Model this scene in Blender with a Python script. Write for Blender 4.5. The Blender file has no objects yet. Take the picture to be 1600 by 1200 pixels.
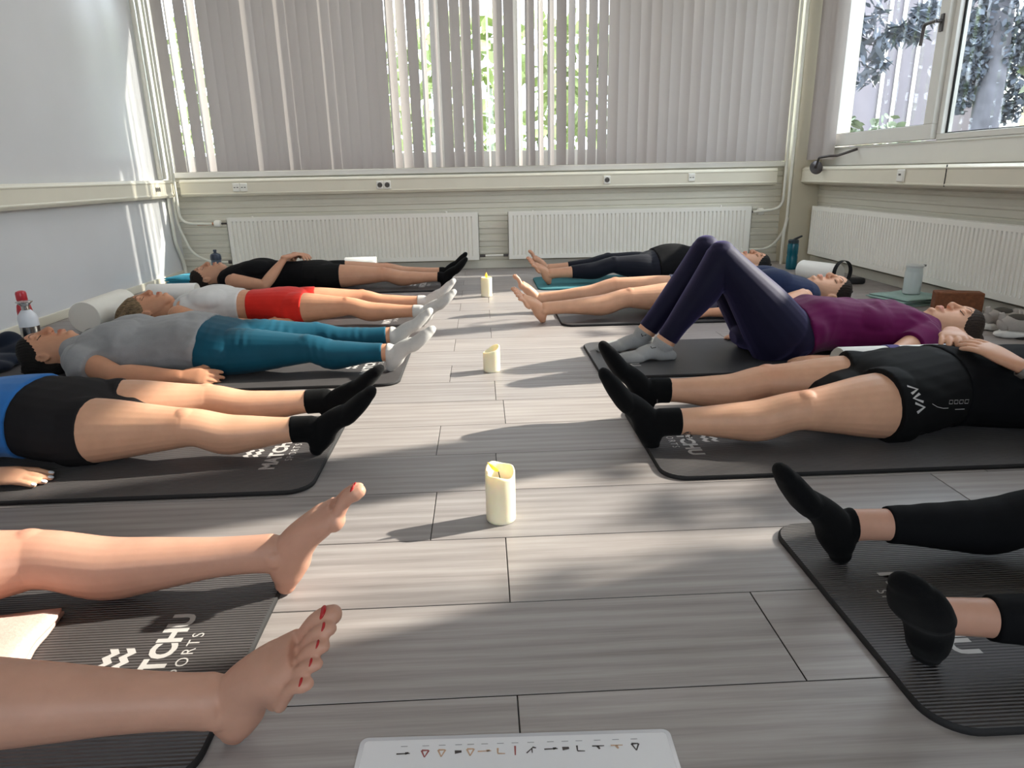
import bpy, bmesh, math, random
import numpy as np
from mathutils import Vector, Matrix, noise
from mathutils.bvhtree import BVHTree
random.seed(7); RNG = np.random.default_rng(7)
SC = bpy.context.scene
COL = SC.collection

# ------------------------------------------------------------------ camera
CAM_H = 0.82
PITCH, YAW, ROLL, FPX = math.radians(17.216), math.radians(2.2756), math.radians(-1.1367), 1067.2
_f = Vector((math.sin(YAW)*math.cos(PITCH), math.cos(YAW)*math.cos(PITCH), -math.sin(PITCH)))
_r = Vector((math.cos(YAW), -math.sin(YAW), 0)); _u = _r.cross(_f)
_r2 = _r*math.cos(ROLL)+_u*math.sin(ROLL); _u2 = -_r*math.sin(ROLL)+_u*math.cos(ROLL)
cam_data = bpy.data.cameras.new('camera'); cam = bpy.data.objects.new('camera', cam_data); COL.objects.link(cam)
cam.matrix_world = Matrix(((_r2.x, _u2.x, -_f.x, 0), (_r2.y, _u2.y, -_f.y, 0), (_r2.z, _u2.z, -_f.z, CAM_H), (0, 0, 0, 1)))
cam_data.sensor_width = 36; cam_data.sensor_fit = 'HORIZONTAL'; cam_data.lens = FPX/1600*36
cam_data.clip_start = 0.02; cam_data.clip_end = 200
SC.camera = cam

# ------------------------------------------------------------------ sky, sun, exposure
world = bpy.data.worlds.new('world'); SC.world = world; world.use_nodes = True
wn = world.node_tree.nodes; bg = wn['Background']
bg.inputs[0].default_value = (0.83, 0.905, 1.0, 1); bg.inputs[1].default_value = 8.0
sun_l = bpy.data.lights.new('sun', 'SUN'); sun = bpy.data.objects.new('sun', sun_l); COL.objects.link(sun)
SUN_DIR = Vector((-1, -0.285, -0.575)).normalized()
sun.rotation_euler = SUN_DIR.to_track_quat('-Z', 'Y').to_euler(); sun.location = (12, 6, 8)
sun_l.energy = 13.0; sun_l.angle = math.radians(0.9); sun_l.color = (1.0, 0.92, 0.80)
def portal(loc, rot, sx, sy):
    l = bpy.data.lights.new('window_portal', 'AREA'); l.shape = 'RECTANGLE'; l.size = sx; l.size_y = sy
    l.cycles.is_portal = True
    o = bpy.data.objects.new('window_portal', l); COL.objects.link(o); o.location = loc; o.rotation_euler = rot
SC.view_settings.view_transform = 'Standard'; SC.view_settings.look = 'None'
SC.view_settings.gamma = 1.0; SC.view_settings.use_curve_mapping = False
SC.view_settings.exposure = 0.10
SC.cycles.use_denoising = True
SC.cycles.max_bounces = 8; SC.cycles.diffuse_bounces = 5; SC.cycles.transparent_max_bounces = 16
SC.cycles.sample_clamp_indirect = 6.0; SC.cycles.caustics_reflective = False; SC.cycles.caustics_refractive = False

# ------------------------------------------------------------------ materials
def srgb(r, g, b):
    f = lambda c: ((c/255)/12.92 if c/255 <= 0.04045 else ((c/255+0.055)/1.055)**2.4)
    return (f(r), f(g), f(b), 1)
class NT:
    def __init__(s, name):
        s.m = bpy.data.materials.new(name); s.m.use_nodes = True; s.t = s.m.node_tree
        s.p = s.t.nodes['Principled BSDF']; s.out = s.t.nodes['Material Output']
    def n(s, typ, **kw):
        x = s.t.nodes.new(typ)
        for k, v in kw.items():
            if hasattr(x, k): setattr(x, k, v)
            else: x.inputs[k.replace('_', ' ')].default_value = v
        return x
    def l(s, a, b): s.t.links.new(a, b)
    def coords(s, scale=(1, 1, 1), kind='Object'):
        tc = s.n('ShaderNodeTexCoord'); mp = s.n('ShaderNodeMapping'); mp.inputs['Scale'].default_value = scale
        s.l(tc.outputs[kind], mp.inputs[0]); return mp.outputs[0]
    def noise(s, vec, scale, detail=3, rough=0.5):
        x = s.n('ShaderNodeTexNoise'); x.inputs['Scale'].default_value = scale; x.inputs['Detail'].default_value = detail
        x.inputs['Roughness'].default_value = rough; s.l(vec, x.inputs['Vector']); return x.outputs['Fac']
    def ramp(s, fac, stops):
        x = s.n('ShaderNodeValToRGB'); e = x.color_ramp.elements
        while len(e) < len(stops): e.new(0.5)
        for k, (p, c) in enumerate(stops): e[k].position = p; e[k].color = c
        s.l(fac, x.inputs[0]); return x.outputs[0]
    def mix(s, fac, a, b, mode='MIX'):
        x = s.n('ShaderNodeMix'); x.data_type = 'RGBA'; x.blend_type = mode
        for sock, v in ((x.inputs[0], fac), (x.inputs[6], a), (x.inputs[7], b)):
            if hasattr(v, 'is_output'): s.l(v, sock)
            else: sock.default_value = v
        return x.outputs[2]
    def bump(s, h, strength=0.3, dist=0.002):
        x = s.n('ShaderNodeBump'); x.inputs['Strength'].default_value = strength; x.inputs['Distance'].default_value = dist
        s.l(h, x.inputs['Height']); s.l(x.outputs[0], s.p.inputs['Normal'])
    def math(s, op, a, b=0.0):
        x = s.n('ShaderNodeMath'); x.operation = op
        for sock, v in ((x.inputs[0], a), (x.inputs[1], b)):
            if hasattr(v, 'is_output'): s.l(v, sock)
            else: sock.default_value = v
        return x.outputs[0]
def simple(name, col, rough=0.5, metal=0.0, var=0.06, vscale=6, bump=0.0, bscale=60, spec=0.5, coat=0.0, trans=0.0):
    """plain painted / plastic / metal surface with a little procedural variation"""
    k = NT(name); v = k.coords()
    nz = k.noise(v, vscale, 4)
    lo = tuple(c*(1-var) for c in col[:3])+(1,); hi = tuple(min(1, c*(1+var)) for c in col[:3])+(1,)
    k.l(k.ramp(nz, [(0.3, lo), (0.7, hi)]), k.p.inputs['Base Color'])
    k.p.inputs['Roughness'].default_value = rough; k.p.inputs['Metallic'].default_value = metal
    k.p.inputs['Specular IOR Level'].default_value = spec; k.p.inputs['Coat Weight'].default_value = coat
    k.p.inputs['Transmission Weight'].default_value = trans
    if bump: k.bump(k.noise(v, bscale, 3), bump)
    return k.m
def fabric(name, col, rough=0.85, scale=900, var=0.12, bump=0.25, sheen=0.1, stretch=(1, 1, 1), tint=(1, 1, 1, 1)):
    k = NT(name); v = k.coords(stretch)
    a = k.noise(v, 9, 4); b = k.noise(v, scale, 2)
    m = k.math('ADD', k.math('MULTIPLY', a, 0.6), k.math('MULTIPLY', b, 0.4))
    lo = tuple(c*(1-var) for c in col[:3])+(1,); hi = tuple(min(1, c*(1+var)) for c in col[:3])+(1,)
    k.l(k.ramp(m, [(0.35, lo), (0.65, hi)]), k.p.inputs['Base Color'])
    k.p.inputs['Roughness'].default_value = rough; k.p.inputs['Specular IOR Level'].default_value = 0.12
    k.p.inputs['Sheen Weight'].default_value = sheen; k.p.inputs['Sheen Tint'].default_value = tint
    k.bump(b, bump, 0.0008); return k.m
def skin(name, col):
    k = NT(name); v = k.coords()
    nz = k.noise(v, 14, 5, 0.6); fine = k.noise(v, 420, 2)
    red = (min(1, col[0]*1.0), col[1]*0.80, col[2]*0.74, 1)
    base = k.ramp(nz, [(0.32, tuple(c*0.93 for c in col[:3])+(1,)), (0.68, tuple(min(1, c*1.06) for c in col[:3])+(1,))])
    at = k.n('ShaderNodeAttribute', attribute_name='flush'); base = k.mix(at.outputs['Fac'], base, red)
    al = k.n('ShaderNodeAttribute', attribute_name='lip'); base = k.mix(al.outputs['Fac'], base, (col[0]*0.72, col[1]*0.42, col[2]*0.42, 1))
    k.l(base, k.p.inputs['Base Color']); k.p.inputs['Roughness'].default_value = 0.48
    k.p.inputs['Specular IOR Level'].default_value = 0.35
    k.p.inputs['Subsurface Weight'].default_value = 0.10; k.p.inputs['Subsurface Radius'].default_value = (1.0, 0.35, 0.2)
    k.p.inputs['Subsurface Scale'].default_value = 0.008
    k.bump(fine, 0.12, 0.0006); return k.m
def hairmat(name, a, b, stretch=(4, 60, 60)):
    k = NT(name); v = k.coords(stretch); nz = k.noise(v, 6, 4, 0.7)
    k.l(k.ramp(nz, [(0.35, a), (0.65, b)]), k.p.inputs['Base Color']); k.p.inputs['Roughness'].default_value = 0.55; k.p.inputs['Specular IOR Level'].default_value = 0.2
    k.bump(nz, 1.0, 0.004); return k.m

WHITE = simple('white_painted_metal', srgb(226, 224, 214), 0.38, var=0.02)
CREAM = simple('cream_plastic', srgb(228, 222, 204), 0.4, var=0.02)
BLACKP = simple('black_plastic', (0.012, 0.012, 0.014, 1), 0.4)
GREYM = simple('grey_metal', (0.09, 0.08, 0.08, 1), 0.35, metal=0.6)
STEEL = simple('brushed_steel', (0.55, 0.54, 0.52, 1), 0.25, metal=1.0)
COPPER = simple('copper_pipe', (0.60, 0.30, 0.18, 1), 0.3, metal=0.9)
WPLASTIC = simple('white_plastic', srgb(240, 238, 230), 0.35, var=0.01)
RUBBER = simple('dark_gap', (0.01, 0.01, 0.01, 1), 0.8)

# ------------------------------------------------------------------ object helpers
def link(name, me, mat=None, parent=None, smooth=False):
    o = bpy.data.objects.new(name, me); COL.objects.link(o)
    if mat: me.materials.append(mat)
    if parent is not None: o.parent = parent
    if smooth: me.polygons.foreach_set('use_smooth', [True]*len(me.polygons))
    return o
def meshobj(name, V, F, mat=None, parent=None, smooth=False):
    me = bpy.data.meshes.new(name); me.from_pydata([tuple(v) for v in V], [], [tuple(f) for f in F]); me.update()
    return link(name, me, mat, parent, smooth)
def tag(o, label, cat, group=None, kind=None):
    o['label'] = label; o['category'] = cat
    if group: o['group'] = group
    if kind: o['kind'] = kind
    return o
def empty(name, loc, label, cat, group=None):
    o = bpy.data.objects.new(name, None); COL.objects.link(o); o.location = loc; o.empty_display_size = 0.1
    return tag(o, label, cat, group)
def struct(o): o['kind'] = 'structure'; return o
def setloc(o, parent):
    """keep a mesh built in world space in place below a moved, unrotated parent"""
    o.parent = parent; o.matrix_parent_inverse = Matrix.Translation(parent.location).inverted(); return o

class MB:
    """collects boxes, tubes and lathes and links them as one mesh"""
    def __init__(s): s.V = []; s.F = []
    def add(s, V, F):
        b = len(s.V); s.V += [tuple(v) for v in V]; s.F += [tuple(i+b for i in f) for f in F]; return s
    def box(s, x0, x1, y0, y1, z0, z1):
        V = [(x, y, z) for x in (x0, x1) for y in (y0, y1) for z in (z0, z1)]
        return s.add(V, [(0, 1, 3, 2), (4, 6, 7, 5), (0, 4, 5, 1), (2, 3, 7, 6), (0, 2, 6, 4), (1, 5, 7, 3)])
    def tube(s, pts, r, n=12):
        L = loft_simple(pts, [r]*len(pts) if not hasattr(r, '__len__') else r, n); return s.add(*L)
    def lathe(s, prof, c=(0, 0, 0), n=32, axis='z', M=None):
        V = []; F = []
        for (r, h) in prof:
            for i in range(n):
                a = 2*math.pi*i/n; p = Vector((r*math.cos(a), r*math.sin(a), h))
                if M is not None: p = M @ p
                V.append(p+Vector(c))
        for k in range(len(prof)-1):
            for i in range(n):
                j = (i+1) % n; F.append((k*n+i, k*n+j, (k+1)*n+j, (k+1)*n+i))
        F.append(tuple(range(n))[::-1]); F.append(tuple(range((len(prof)-1)*n, len(prof)*n)))
        return s.add(V, F)
    def prism(s, poly, d0, d1, ax='z'):
        n = len(poly); V = []
        for d in (d0, d1):
            for (a, b) in poly: V.append((a, b, d) if ax == 'z' else ((a, d, b) if ax == 'y' else (d, a, b)))
        F = [tuple(range(n))[::-1], tuple(range(n, 2*n))]+[(i, (i+1) % n, n+(i+1) % n, n+i) for i in range(n)]
        return s.add(V, F)
    def build(s, name, mat, parent=None, smooth=False, bevel=0.0, world=False, seg=2):
        o = meshobj(name, s.V, s.F, mat, None, smooth)
        bm = bmesh.new(); bm.from_mesh(o.data); bmesh.ops.recalc_face_normals(bm, faces=bm.faces); bm.to_mesh(o.data); bm.free()
        if smooth: o.data.set_sharp_from_angle(angle=math.radians(40))
        if bevel:
            m = o.modifiers.new('bevel', 'BEVEL'); m.width = bevel; m.segments = seg; m.limit_method = 'ANGLE'; m.angle_limit = math.radians(35)
            o.data.polygons.foreach_set('use_smooth', [True]*len(o.data.polygons)); o.data.set_sharp_from_angle(angle=math.radians(50))
        if parent is not None:
            if world: setloc(o, parent)
            else: o.parent = parent
        return o
def loft_simple(pts, rad, n=12):
    P = [Vector(p) for p in pts]; V = []; F = []; up = None
    for i, p in enumerate(P):
        t = (P[min(i+1, len(P)-1)]-P[max(i-1, 0)]).normalized()
        if up is None:
            up = Vector((0, 0, 1)) if abs(t.z) < 0.9 else Vector((1, 0, 0))
        s = t.cross(up).normalized(); up = s.cross(t).normalized()
        for k in range(n):
            a = 2*math.pi*k/n; V.append(p+(s*math.cos(a)+up*math.sin(a))*rad[i])
    for i in range(len(P)-1):
        for k in range(n):
            j = (k+1) % n; F.append((i*n+k, i*n+j, (i+1)*n+j, (i+1)*n+k))
    F.append(tuple(range(n))[::-1]); F.append(tuple(range((len(P)-1)*n, len(P)*n)))
    return V, F
def arc_path(pts, r=0.05, k=5):
    """polyline with rounded corners"""
    P = [Vector(p) for p in pts]; out = [P[0]]
    for i in range(1, len(P)-1):
        a = (P[i-1]-P[i]); b = (P[i+1]-P[i]); rr = min(r, a.length*0.49, b.length*0.49)
        s, e = P[i]+a.normalized()*rr, P[i]+b.normalized()*rr
        for j in range(k+1):
            t = j/k; out.append((s*(1-t)+P[i]*t)*(1-t)+(P[i]*(1-t)+e*t)*t)
    out.append(P[-1]); return out

# ================================================================== ROOM
XL, XR, YB, YR, ZC = -2.62, 2.92, 6.2, -2.6, 2.75
# ---- floor of separate laminate boards (one mesh), board rnd stored per face corner
def make_floor():
    V = []; F = []; rnd = []; gap = 0.0011
    w, Lb = 0.254, 1.365; y = 0.92-w*14; row = 0
    seam = {0: 0.035, 1: -0.15}
    while y < YB+0.05:
        y1 = min(y+w, YB+0.05)
        k = round((y-0.92)/w)
        off = {0: 0.52, -1: 0.035, 1: 0.034, 2: -0.142, 3: 0.023, 4: -0.159, 5: 0.062}.get(k, seam[k % 2])
        x = off-Lb*4
        while x < XR+0.1:
            a, b = max(x, XL-0.05), min(x+Lb, XR+0.05)
            if b > a:
                i = len(V); c = 0.0009
                V += [(a+gap, y+gap, -c), (b-gap, y+gap, -c), (b-gap, y1-gap, -c), (a+gap, y1-gap, -c),
                      (a+gap+c, y+gap+c, 0), (b-gap-c, y+gap+c, 0), (b-gap-c, y1-gap-c, 0), (a+gap+c, y1-gap-c, 0)]
                F += [(i+4, i+5, i+6, i+7), (i, i+1, i+5, i+4), (i+1, i+2, i+6, i+5), (i+2, i+3, i+7, i+6), (i+3, i, i+4, i+7)]
                rnd += [random.random()]*5
            x += Lb
        y += w
    i = len(V); V += [(XL-0.1, YR-0.1, -0.004), (XR+0.1, YR-0.1, -0.004), (XR+0.1, YB+0.1, -0.004), (XL-0.1, YB+0.1, -0.004)]
    F += [(i, i+1, i+2, i+3)]; rnd += [-1.0]
    k = NT('grey_oak_laminate'); at = k.n('ShaderNodeAttribute', attribute_name='board'); r = at.outputs['Fac']
    tc = k.n('ShaderNodeTexCoord'); cmb = k.n('ShaderNodeCombineXYZ')
    k.l(k.math('MULTIPLY', r, 37.0), cmb.inputs[0]); k.l(k.math('MULTIPLY', r, 91.0), cmb.inputs[1])
    va = k.n('ShaderNodeVectorMath', operation='ADD'); k.l(tc.outputs['Object'], va.inputs[0]); k.l(cmb.outputs[0], va.inputs[1])
    mp = k.n('ShaderNodeMapping'); mp.inputs['Scale'].default_value = (1.6, 26, 1); k.l(va.outputs[0], mp.inputs[0])
    mp2 = k.n('ShaderNodeMapping'); mp2.inputs['Scale'].default_value = (5, 190, 1); k.l(va.outputs[0], mp2.inputs[0])
    n1 = k.noise(mp.outputs[0], 1.0, 6, 0.62); n2 = k.noise(mp2.outputs[0], 1.0, 3, 0.6)
    wv = k.n('ShaderNodeTexWave', wave_type='BANDS', bands_direction='Y'); wv.inputs['Scale'].default_value = 0.35
    wv.inputs['Distortion'].default_value = 5.0; wv.inputs['Detail'].default_value = 3; wv.inputs['Detail Scale'].default_value = 0.6
    k.l(mp.outputs[0], wv.inputs['Vector'])
    g = k.math('ADD', k.math('MULTIPLY', n1, 0.62), k.math('ADD', k.math('MULTIPLY', n2, 0.28), k.math('MULTIPLY', wv.outputs['Fac'], 0.10)))
    c = k.ramp(g, [(0.28, srgb(124, 117, 115)), (0.47, srgb(148, 141, 139)), (0.62, srgb(163, 157, 155)), (0.80, srgb(176, 170, 168))])
    tone = k.ramp(r, [(0.0, (0.86, 0.86, 0.87, 1)), (1.0, (1.08, 1.06, 1.04, 1))])
    c = k.mix(1.0, c, tone, 'MULTIPLY')
    isgap = k.math('LESS_THAN', r, -0.5); c = k.mix(isgap, c, (0.012, 0.011, 0.010, 1))
    k.l(c, k.p.inputs['Base Color'])
    k.l(k.math('ADD', k.math('MULTIPLY', n2, 0.16), 0.34), k.p.inputs['Roughness']); k.p.inputs['Specular IOR Level'].default_value = 0.45
    k.bump(k.math('ADD', n2, n1), 0.12, 0.0012)
    o = meshobj('floor', V, F, k.m); a = o.data.attributes.new('board', 'FLOAT', 'FACE'); a.data.foreach_set('value', rnd)
    return struct(o)
floor = make_floor()

GLOSSW = NT('gloss_white_wall_panel')
_v = GLOSSW.coords(); GLOSSW.l(GLOSSW.ramp(GLOSSW.noise(_v, 1.2, 3), [(0.3, srgb(212, 212, 213)), (0.7, srgb(219, 219, 221))]), GLOSSW.p.inputs['Base Color'])
GLOSSW.p.inputs['Roughness'].default_value = 0.22; GLOSSW.p.inputs['Specular IOR Level'].default_value = 0.5; GLOSSW = GLOSSW.m
WALLP = simple('white_wall_paint', srgb(226, 224, 216), 0.7, var=0.015, bump=0.05)
BEIGE = simple('beige_column_paint', srgb(206, 198, 176), 0.55, var=0.02)
SIDING = simple('painted_wall_boards', srgb(216, 212, 198), 0.45, var=0.025)
struct(MB().box(XL-0.2, XL, YR-0.2, YB+0.25, -0.02, ZC).build('wall_left', GLOSSW))
struct(MB().box(XL-0.2, XR+0.2, YR-0.2, YB+0.05, ZC, ZC+0.1).build('ceiling', WALLP))
mb = MB(); mb.box(XL-0.2, XR+0.2, YR-0.2, YR, -0.02, 0.85).box(XL-0.2, XR+0.2, YR-0.2, YR, 2.55, ZC).box(XL-0.2, -1.35, YR-0.2, YR, 0.85, 2.55).box(1.55, XR+0.2, YR-0.2, YR, 0.85, 2.55); struct(mb.build('wall_rear', WALLP))
def siding_profile(z0, z1, pitch=0.111):
    """side profile (depth, height) of horizontal boards, depth 0 = wall face, positive into the room"""
    P = []; z = z0
    while z < z1-0.01:
        e = min(z+pitch, z1)
        P += [(-0.006, z), (-0.006, z+0.004), (0.0, z+0.008), (0.0, z+(e-z)*0.42), (0.007, z+(e-z)*0.5), (0.007, z+(e-z)*0.62), (0.001, z+(e-z)*0.70), (0.001, e-0.006)]
        z = e
    P.append((-0.006, z1)); return P
def back_pt(d, z): return (YB-d, z)
prof = siding_profile(0.075, 0.87); mb = MB()
mb.prism([(YB-d, z) for d, z in prof]+[(YB+0.25, 0.87), (YB+0.25, 0.075)], XL, XR, 'x'); mb.box(XL, XR, YB+0.01, YB+0.25, -0.02, 0.08)
mb.box(XL, XR+0.2, YB, YB+0.06, 2.72, ZC); struct(mb.build('wall_back', SIDING))
mb = MB(); mb.prism([(XR-d, z) for d, z in siding_profile(0.075, 0.675)]+[(XR+0.2, 0.675), (XR+0.2, 0.075)], YR, YB, 'y')
def xz_prism_fix(m):
    return m
mb.box(XR, XR+0.2, YR, YB, 0.67, 0.965); mb.box(XR+0.01, XR+0.2, YR, YB, -0.02, 0.08)
mb.box(XR, XR+0.2, YR, YB, 2.58, ZC); mb.box(XR, XR+0.2, YR, 0.9, 0.965, 2.58); mb.box(XR, XR+0.2, 2.60, 2.86, 0.965, 2.58); mb.box(XR, XR+0.2, 5.97, YB+0.25, 0.965, 2.58)
struct(mb.build('wall_right', SIDING))
struct(MB().box(2.68, XR, 5.99, YB, 0, ZC).build('trim_1', BEIGE, bevel=0.004))
struct(MB().box(XL, XR, YB-0.022, YB+0.01, 0, 0.07).build('baseboard_back', SIDING, bevel=0.003))
struct(MB().box(XL, XL+0.014, YR, YB-0.02, 0, 0.055).build('baseboard_left', CREAM, bevel=0.003))
struct(MB().box(XR-0.022, XR+0.01, YR, 5.985, 0, 0.07).build('baseboard_right', SIDING, bevel=0.003))

# ---- windows
GLASS = NT('window_glass'); _tr = GLASS.n('ShaderNodeBsdfTransparent'); _gl = GLASS.n('ShaderNodeBsdfGlossy'); _gl.inputs['Roughness'].default_value = 0.02
_tr.inputs[0].default_value = (0.93, 0.95, 0.95, 1); _lw = GLASS.n('ShaderNodeLayerWeight'); _fr = GLASS.math('ADD', GLASS.math('MULTIPLY', GLASS.math('POWER', _lw.outputs['Facing'], 5.0), 0.7), 0.05); _mx = GLASS.n('ShaderNodeMixShader')
GLASS.l(_fr, _mx.inputs[0]); GLASS.l(_tr.outputs[0], _mx.inputs[1]); GLASS.l(_gl.outputs[0], _mx.inputs[2]); GLASS.l(_mx.outputs[0], GLASS.out.inputs[0]); GLASS = GLASS.m
FRAME = simple('white_window_frame', srgb(222, 220, 214), 0.35, var=0.015)
def window_y(name, x0, x1, z0, z1, fw=0.04, mull=()):       # in the back wall
    m = MB(); y0, y1 = YB+0.02, YB+0.07
    m.box(x0, x1, y0, y1, z0, z0+0.13).box(x0, x1, y0, y1, z1-fw, z1).box(x0, x0+fw, y0, y1, z0+0.13, z1-fw).box(x1-fw, x1, y0, y1, z0+0.13, z1-fw)
    for a in mull: m.box(a-0.035, a+0.035, y0, y1, z0+0.13, z1-fw)
    o = struct(m.build(name, FRAME, bevel=0.004))
    MB().box(x0+fw-0.01, x1-fw+0.01, YB+0.04, YB+0.045, z0+0.12, z1-fw+0.01).build('glass_pane', GLASS, o); return o
window_y('window_1', -2.60, -0.33, 0.87, 2.75, mull=(-1.45,)); window_y('window_2', -0.33, 0.34, 0.87, 2.75); window_y('window_3', 0.34, 2.68, 0.87, 2.75, mull=(1.5,))
def window_x(name, y0, y1, z0, z1, fw, dx=0.0, lower=None, seal=True):
    m = MB(); a, b = XR-0.012-dx, XR+0.06; lo = lower or fw
    m.box(a, b, y0, y1, z0, z0+lo).box(a, b, y0, y1, z1-fw, z1).box(a, b, y0, y0+fw, z0+lo, z1-fw).box(a, b, y1-fw, y1, z0+lo, z1-fw)
    o = struct(m.build(name, FRAME, bevel=0.004))
    g = MB(); a2, b2 = y0+fw, y1-fw
    MB().box(XR+0.028, XR+0.034, a2-0.01, b2+0.01, z0+lo-0.01, z1-fw+0.01).build('glass_pane', GLASS, o)
    s = 0.012; q = MB(); qa, qb = XR+0.018, XR+0.027
    q.box(qa, qb, a2, b2, z0+lo, z0+lo+s*0.6).box(qa, qb, a2, b2, z1-fw-s, z1-fw).box(qa, qb, a2, a2+s, z0+lo, z1-fw).box(qa, qb, b2-s, b2, z0+lo, z1-fw)
    q.build('seal', RUBBER, o); return o
def window_fill(name, x0, x1):  # windows added behind the camera to let in fill daylight
    m = MB(); a, b = YR-0.12, YR-0.05
    m.box(x0, x1, a, b, 0.85, 0.92).box(x0, x1, a, b, 2.48, 2.55).box(x0, x0+0.07, a, b, 0.92, 2.48).box(x1-0.07, x1, a, b, 0.92, 2.48)
    o = struct(m.build(name, FRAME, bevel=0.004)); MB().box(x0+0.06, x1-0.06, YR-0.09, YR-0.085, 0.91, 2.49).build('glass_pane', GLASS, o)
window_fill('window_fill_7', -1.35, 0.1); window_fill('window_fill_8', 0.1, 1.55)
w4 = window_x('window_4', 4.50, 5.97, 0.972, 2.57, 0.092, dx=0.03)
w5 = window_x('window_5', 2.86, 4.49, 0.965, 2.58, 0.04, lower=0.037)
w6 = window_x('window_6', 0.9, 2.60, 0.965, 2.58, 0.04, lower=0.037)
h = MB(); h.box(XR-0.052, XR-0.04, 4.535, 4.565, 1.60, 1.70); h.tube([(XR-0.04, 4.55, 1.66), (XR-0.085, 4.55, 1.66)], 0.011)
h.tube(arc_path([(XR-0.085, 4.545, 1.66), (XR-0.088, 4.66, 1.66), (XR-0.088, 4.672, 1.54)], 0.02), 0.011)
h.build('window_handle', GREYM, w4, bevel=0.002)
struct(MB().box(XR-0.012, XR, YR, 5.985, 0.822, 0.963).box(XR-0.022, XR, YR, 5.985, 0.950, 0.963).build('trim_2', FRAME, bevel=0.003))
struct(MB().box(XL, 2.68, YB-0.03, YB, 0.825, 0.868).build('trim_3', FRAME, bevel=0.003))

# ---- cable trunking
def trunking(name, mk, label):
    o = mk.build(name, CREAM, bevel=0.006); return tag(o, label, 'cable trunking', 'cable trunking around the room')
def trunk_profile(s, z0=0.672, z1=0.812, d=0.07):
    return [(0, z0), (d*0.8, z0), (d, z0+0.018), (d, z0+0.026), (d-0.004, z0+0.029), (d-0.004, z1-0.029), (d, z1-0.026), (d, z1-0.018), (d*0.8, z1), (0, z1)]
tb = MB(); tb.prism([(YB-0.009-a, z) for a, z in trunk_profile(1)], -2.53, 2.60, 'x'); tb = trunking('cable_trunking', tb, 'long cream cable trunking under the white vertical blinds on the back wall')
tl = MB(); tl.prism([(XL+0.002+a, z) for a, z in trunk_profile(1)], YR+0.02, 6.10, 'y'); tl = trunking('cable_trunking', tl, 'cream cable trunking along the glossy white left wall')
tr = MB(); tr.prism([(XR-0.014-a, z) for a, z in trunk_profile(1, 0.678, 0.818, 0.16)], YR+0.02, 5.985, 'y'); tr = trunking('cable_trunking', tr, 'deep cream cable trunking below the open window on the right wall')
def seams(t, ys, x):
    for y in ys: MB().box(x-0.0015, x+0.0015, y-0.003, y+0.003, 0.70, 0.79).build('cover_seam', RUBBER, t)
seams(tl, (3.62,), XL+0.068)
MB().box(XR-0.174, XR-0.169, 4.093, 4.097, 0.69, 0.815).build('cover_seam', RUBBER, tr)
# ---- sockets
DGREY = simple('socket_hole_grey', (0.10, 0.09, 0.08, 1), 0.6)
def socket_back(x, z, kind, label):
    n = 2 if kind in ('double_round', 'data2') else 1
    o = empty('wall_socket' if 'round' in kind else 'data_socket', (x, YB-0.076, z), label, 'socket')
    for k in range(n):
        cx = (k-(n-1)/2)*0.062
        MB().box(cx-0.03, cx+0.03, -0.012, 0.004, -0.034, 0.034).build('cover_plate', WPLASTIC, o, bevel=0.006)
        if 'round' in kind:
            M = Matrix.Rotation(math.pi/2, 4, 'X')
            MB().lathe([(0.021, 0.0), (0.021, 0.004)], (cx, -0.011, 0), 24, M=M).build('socket_recess', DGREY, o, True)
            MB().lathe([(0.004, 0.0), (0.004, 0.006)], (cx-0.008, -0.011, 0), 10, M=M).build('pin_hole', RUBBER, o, True)
            MB().lathe([(0.004, 0.0), (0.004, 0.006)], (cx+0.008, -0.011, 0), 10, M=M).build('pin_hole', RUBBER, o, True)
        else:
            for q in (-1, 1): MB().box(cx+q*0.012-0.007, cx+q*0.012+0.007, -0.0135, -0.011, -0.004, 0.002).build('port', DGREY, o)
    return o
socket_back(-2.03, 0.742, 'data2', 'white double data socket on back trunking near the left corner')
socket_back(-0.82, 0.738, 'double_round', 'white double round power socket on the back trunking')
socket_back(1.10, 0.742, 'single_round', 'white single round power socket on the back trunking')
socket_back(1.84, 0.749, 'data1', 'white single data socket on back trunking near the right corner')
ds = empty('data_socket', (XR-0.174, 4.53, 0.752), 'white data socket on the right wall trunking under the window', 'socket')
MB().box(-0.014, 0.004, -0.035, 0.035, -0.038, 0.038).build('cover_plate', WPLASTIC, ds, bevel=0.005)
MB().box(-0.0155, -0.0135, -0.012, 0.012, 0.0, 0.012).build('port', DGREY, ds)
def side_socket(y, n, label, wide):
    o = empty('wall_socket', (XL+0.069, y, 0.742), label, 'socket')
    MB().box(-0.002, 0.0015, -wide/2, wide/2, -0.040, 0.040).build('cover_plate', CREAM, o, bevel=0.001)
    for k in range(n):
        MB().lathe([(0.012, 0), (0.012, 0.003)], (0.001, (k-(n-1)/2)*0.03, 0), 16, M=Matrix.Rotation(math.pi/2, 4, 'Y') @ Matrix.Diagonal((1.5, 1, 1, 1))).build('socket_recess', DGREY, o, True)
side_socket(5.75, 3, 'small triple socket at the far end of the left wall trunking', 0.2)
side_socket(3.30, 2, 'double socket on left wall trunking at the edge of the photo', 0.12)

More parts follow.
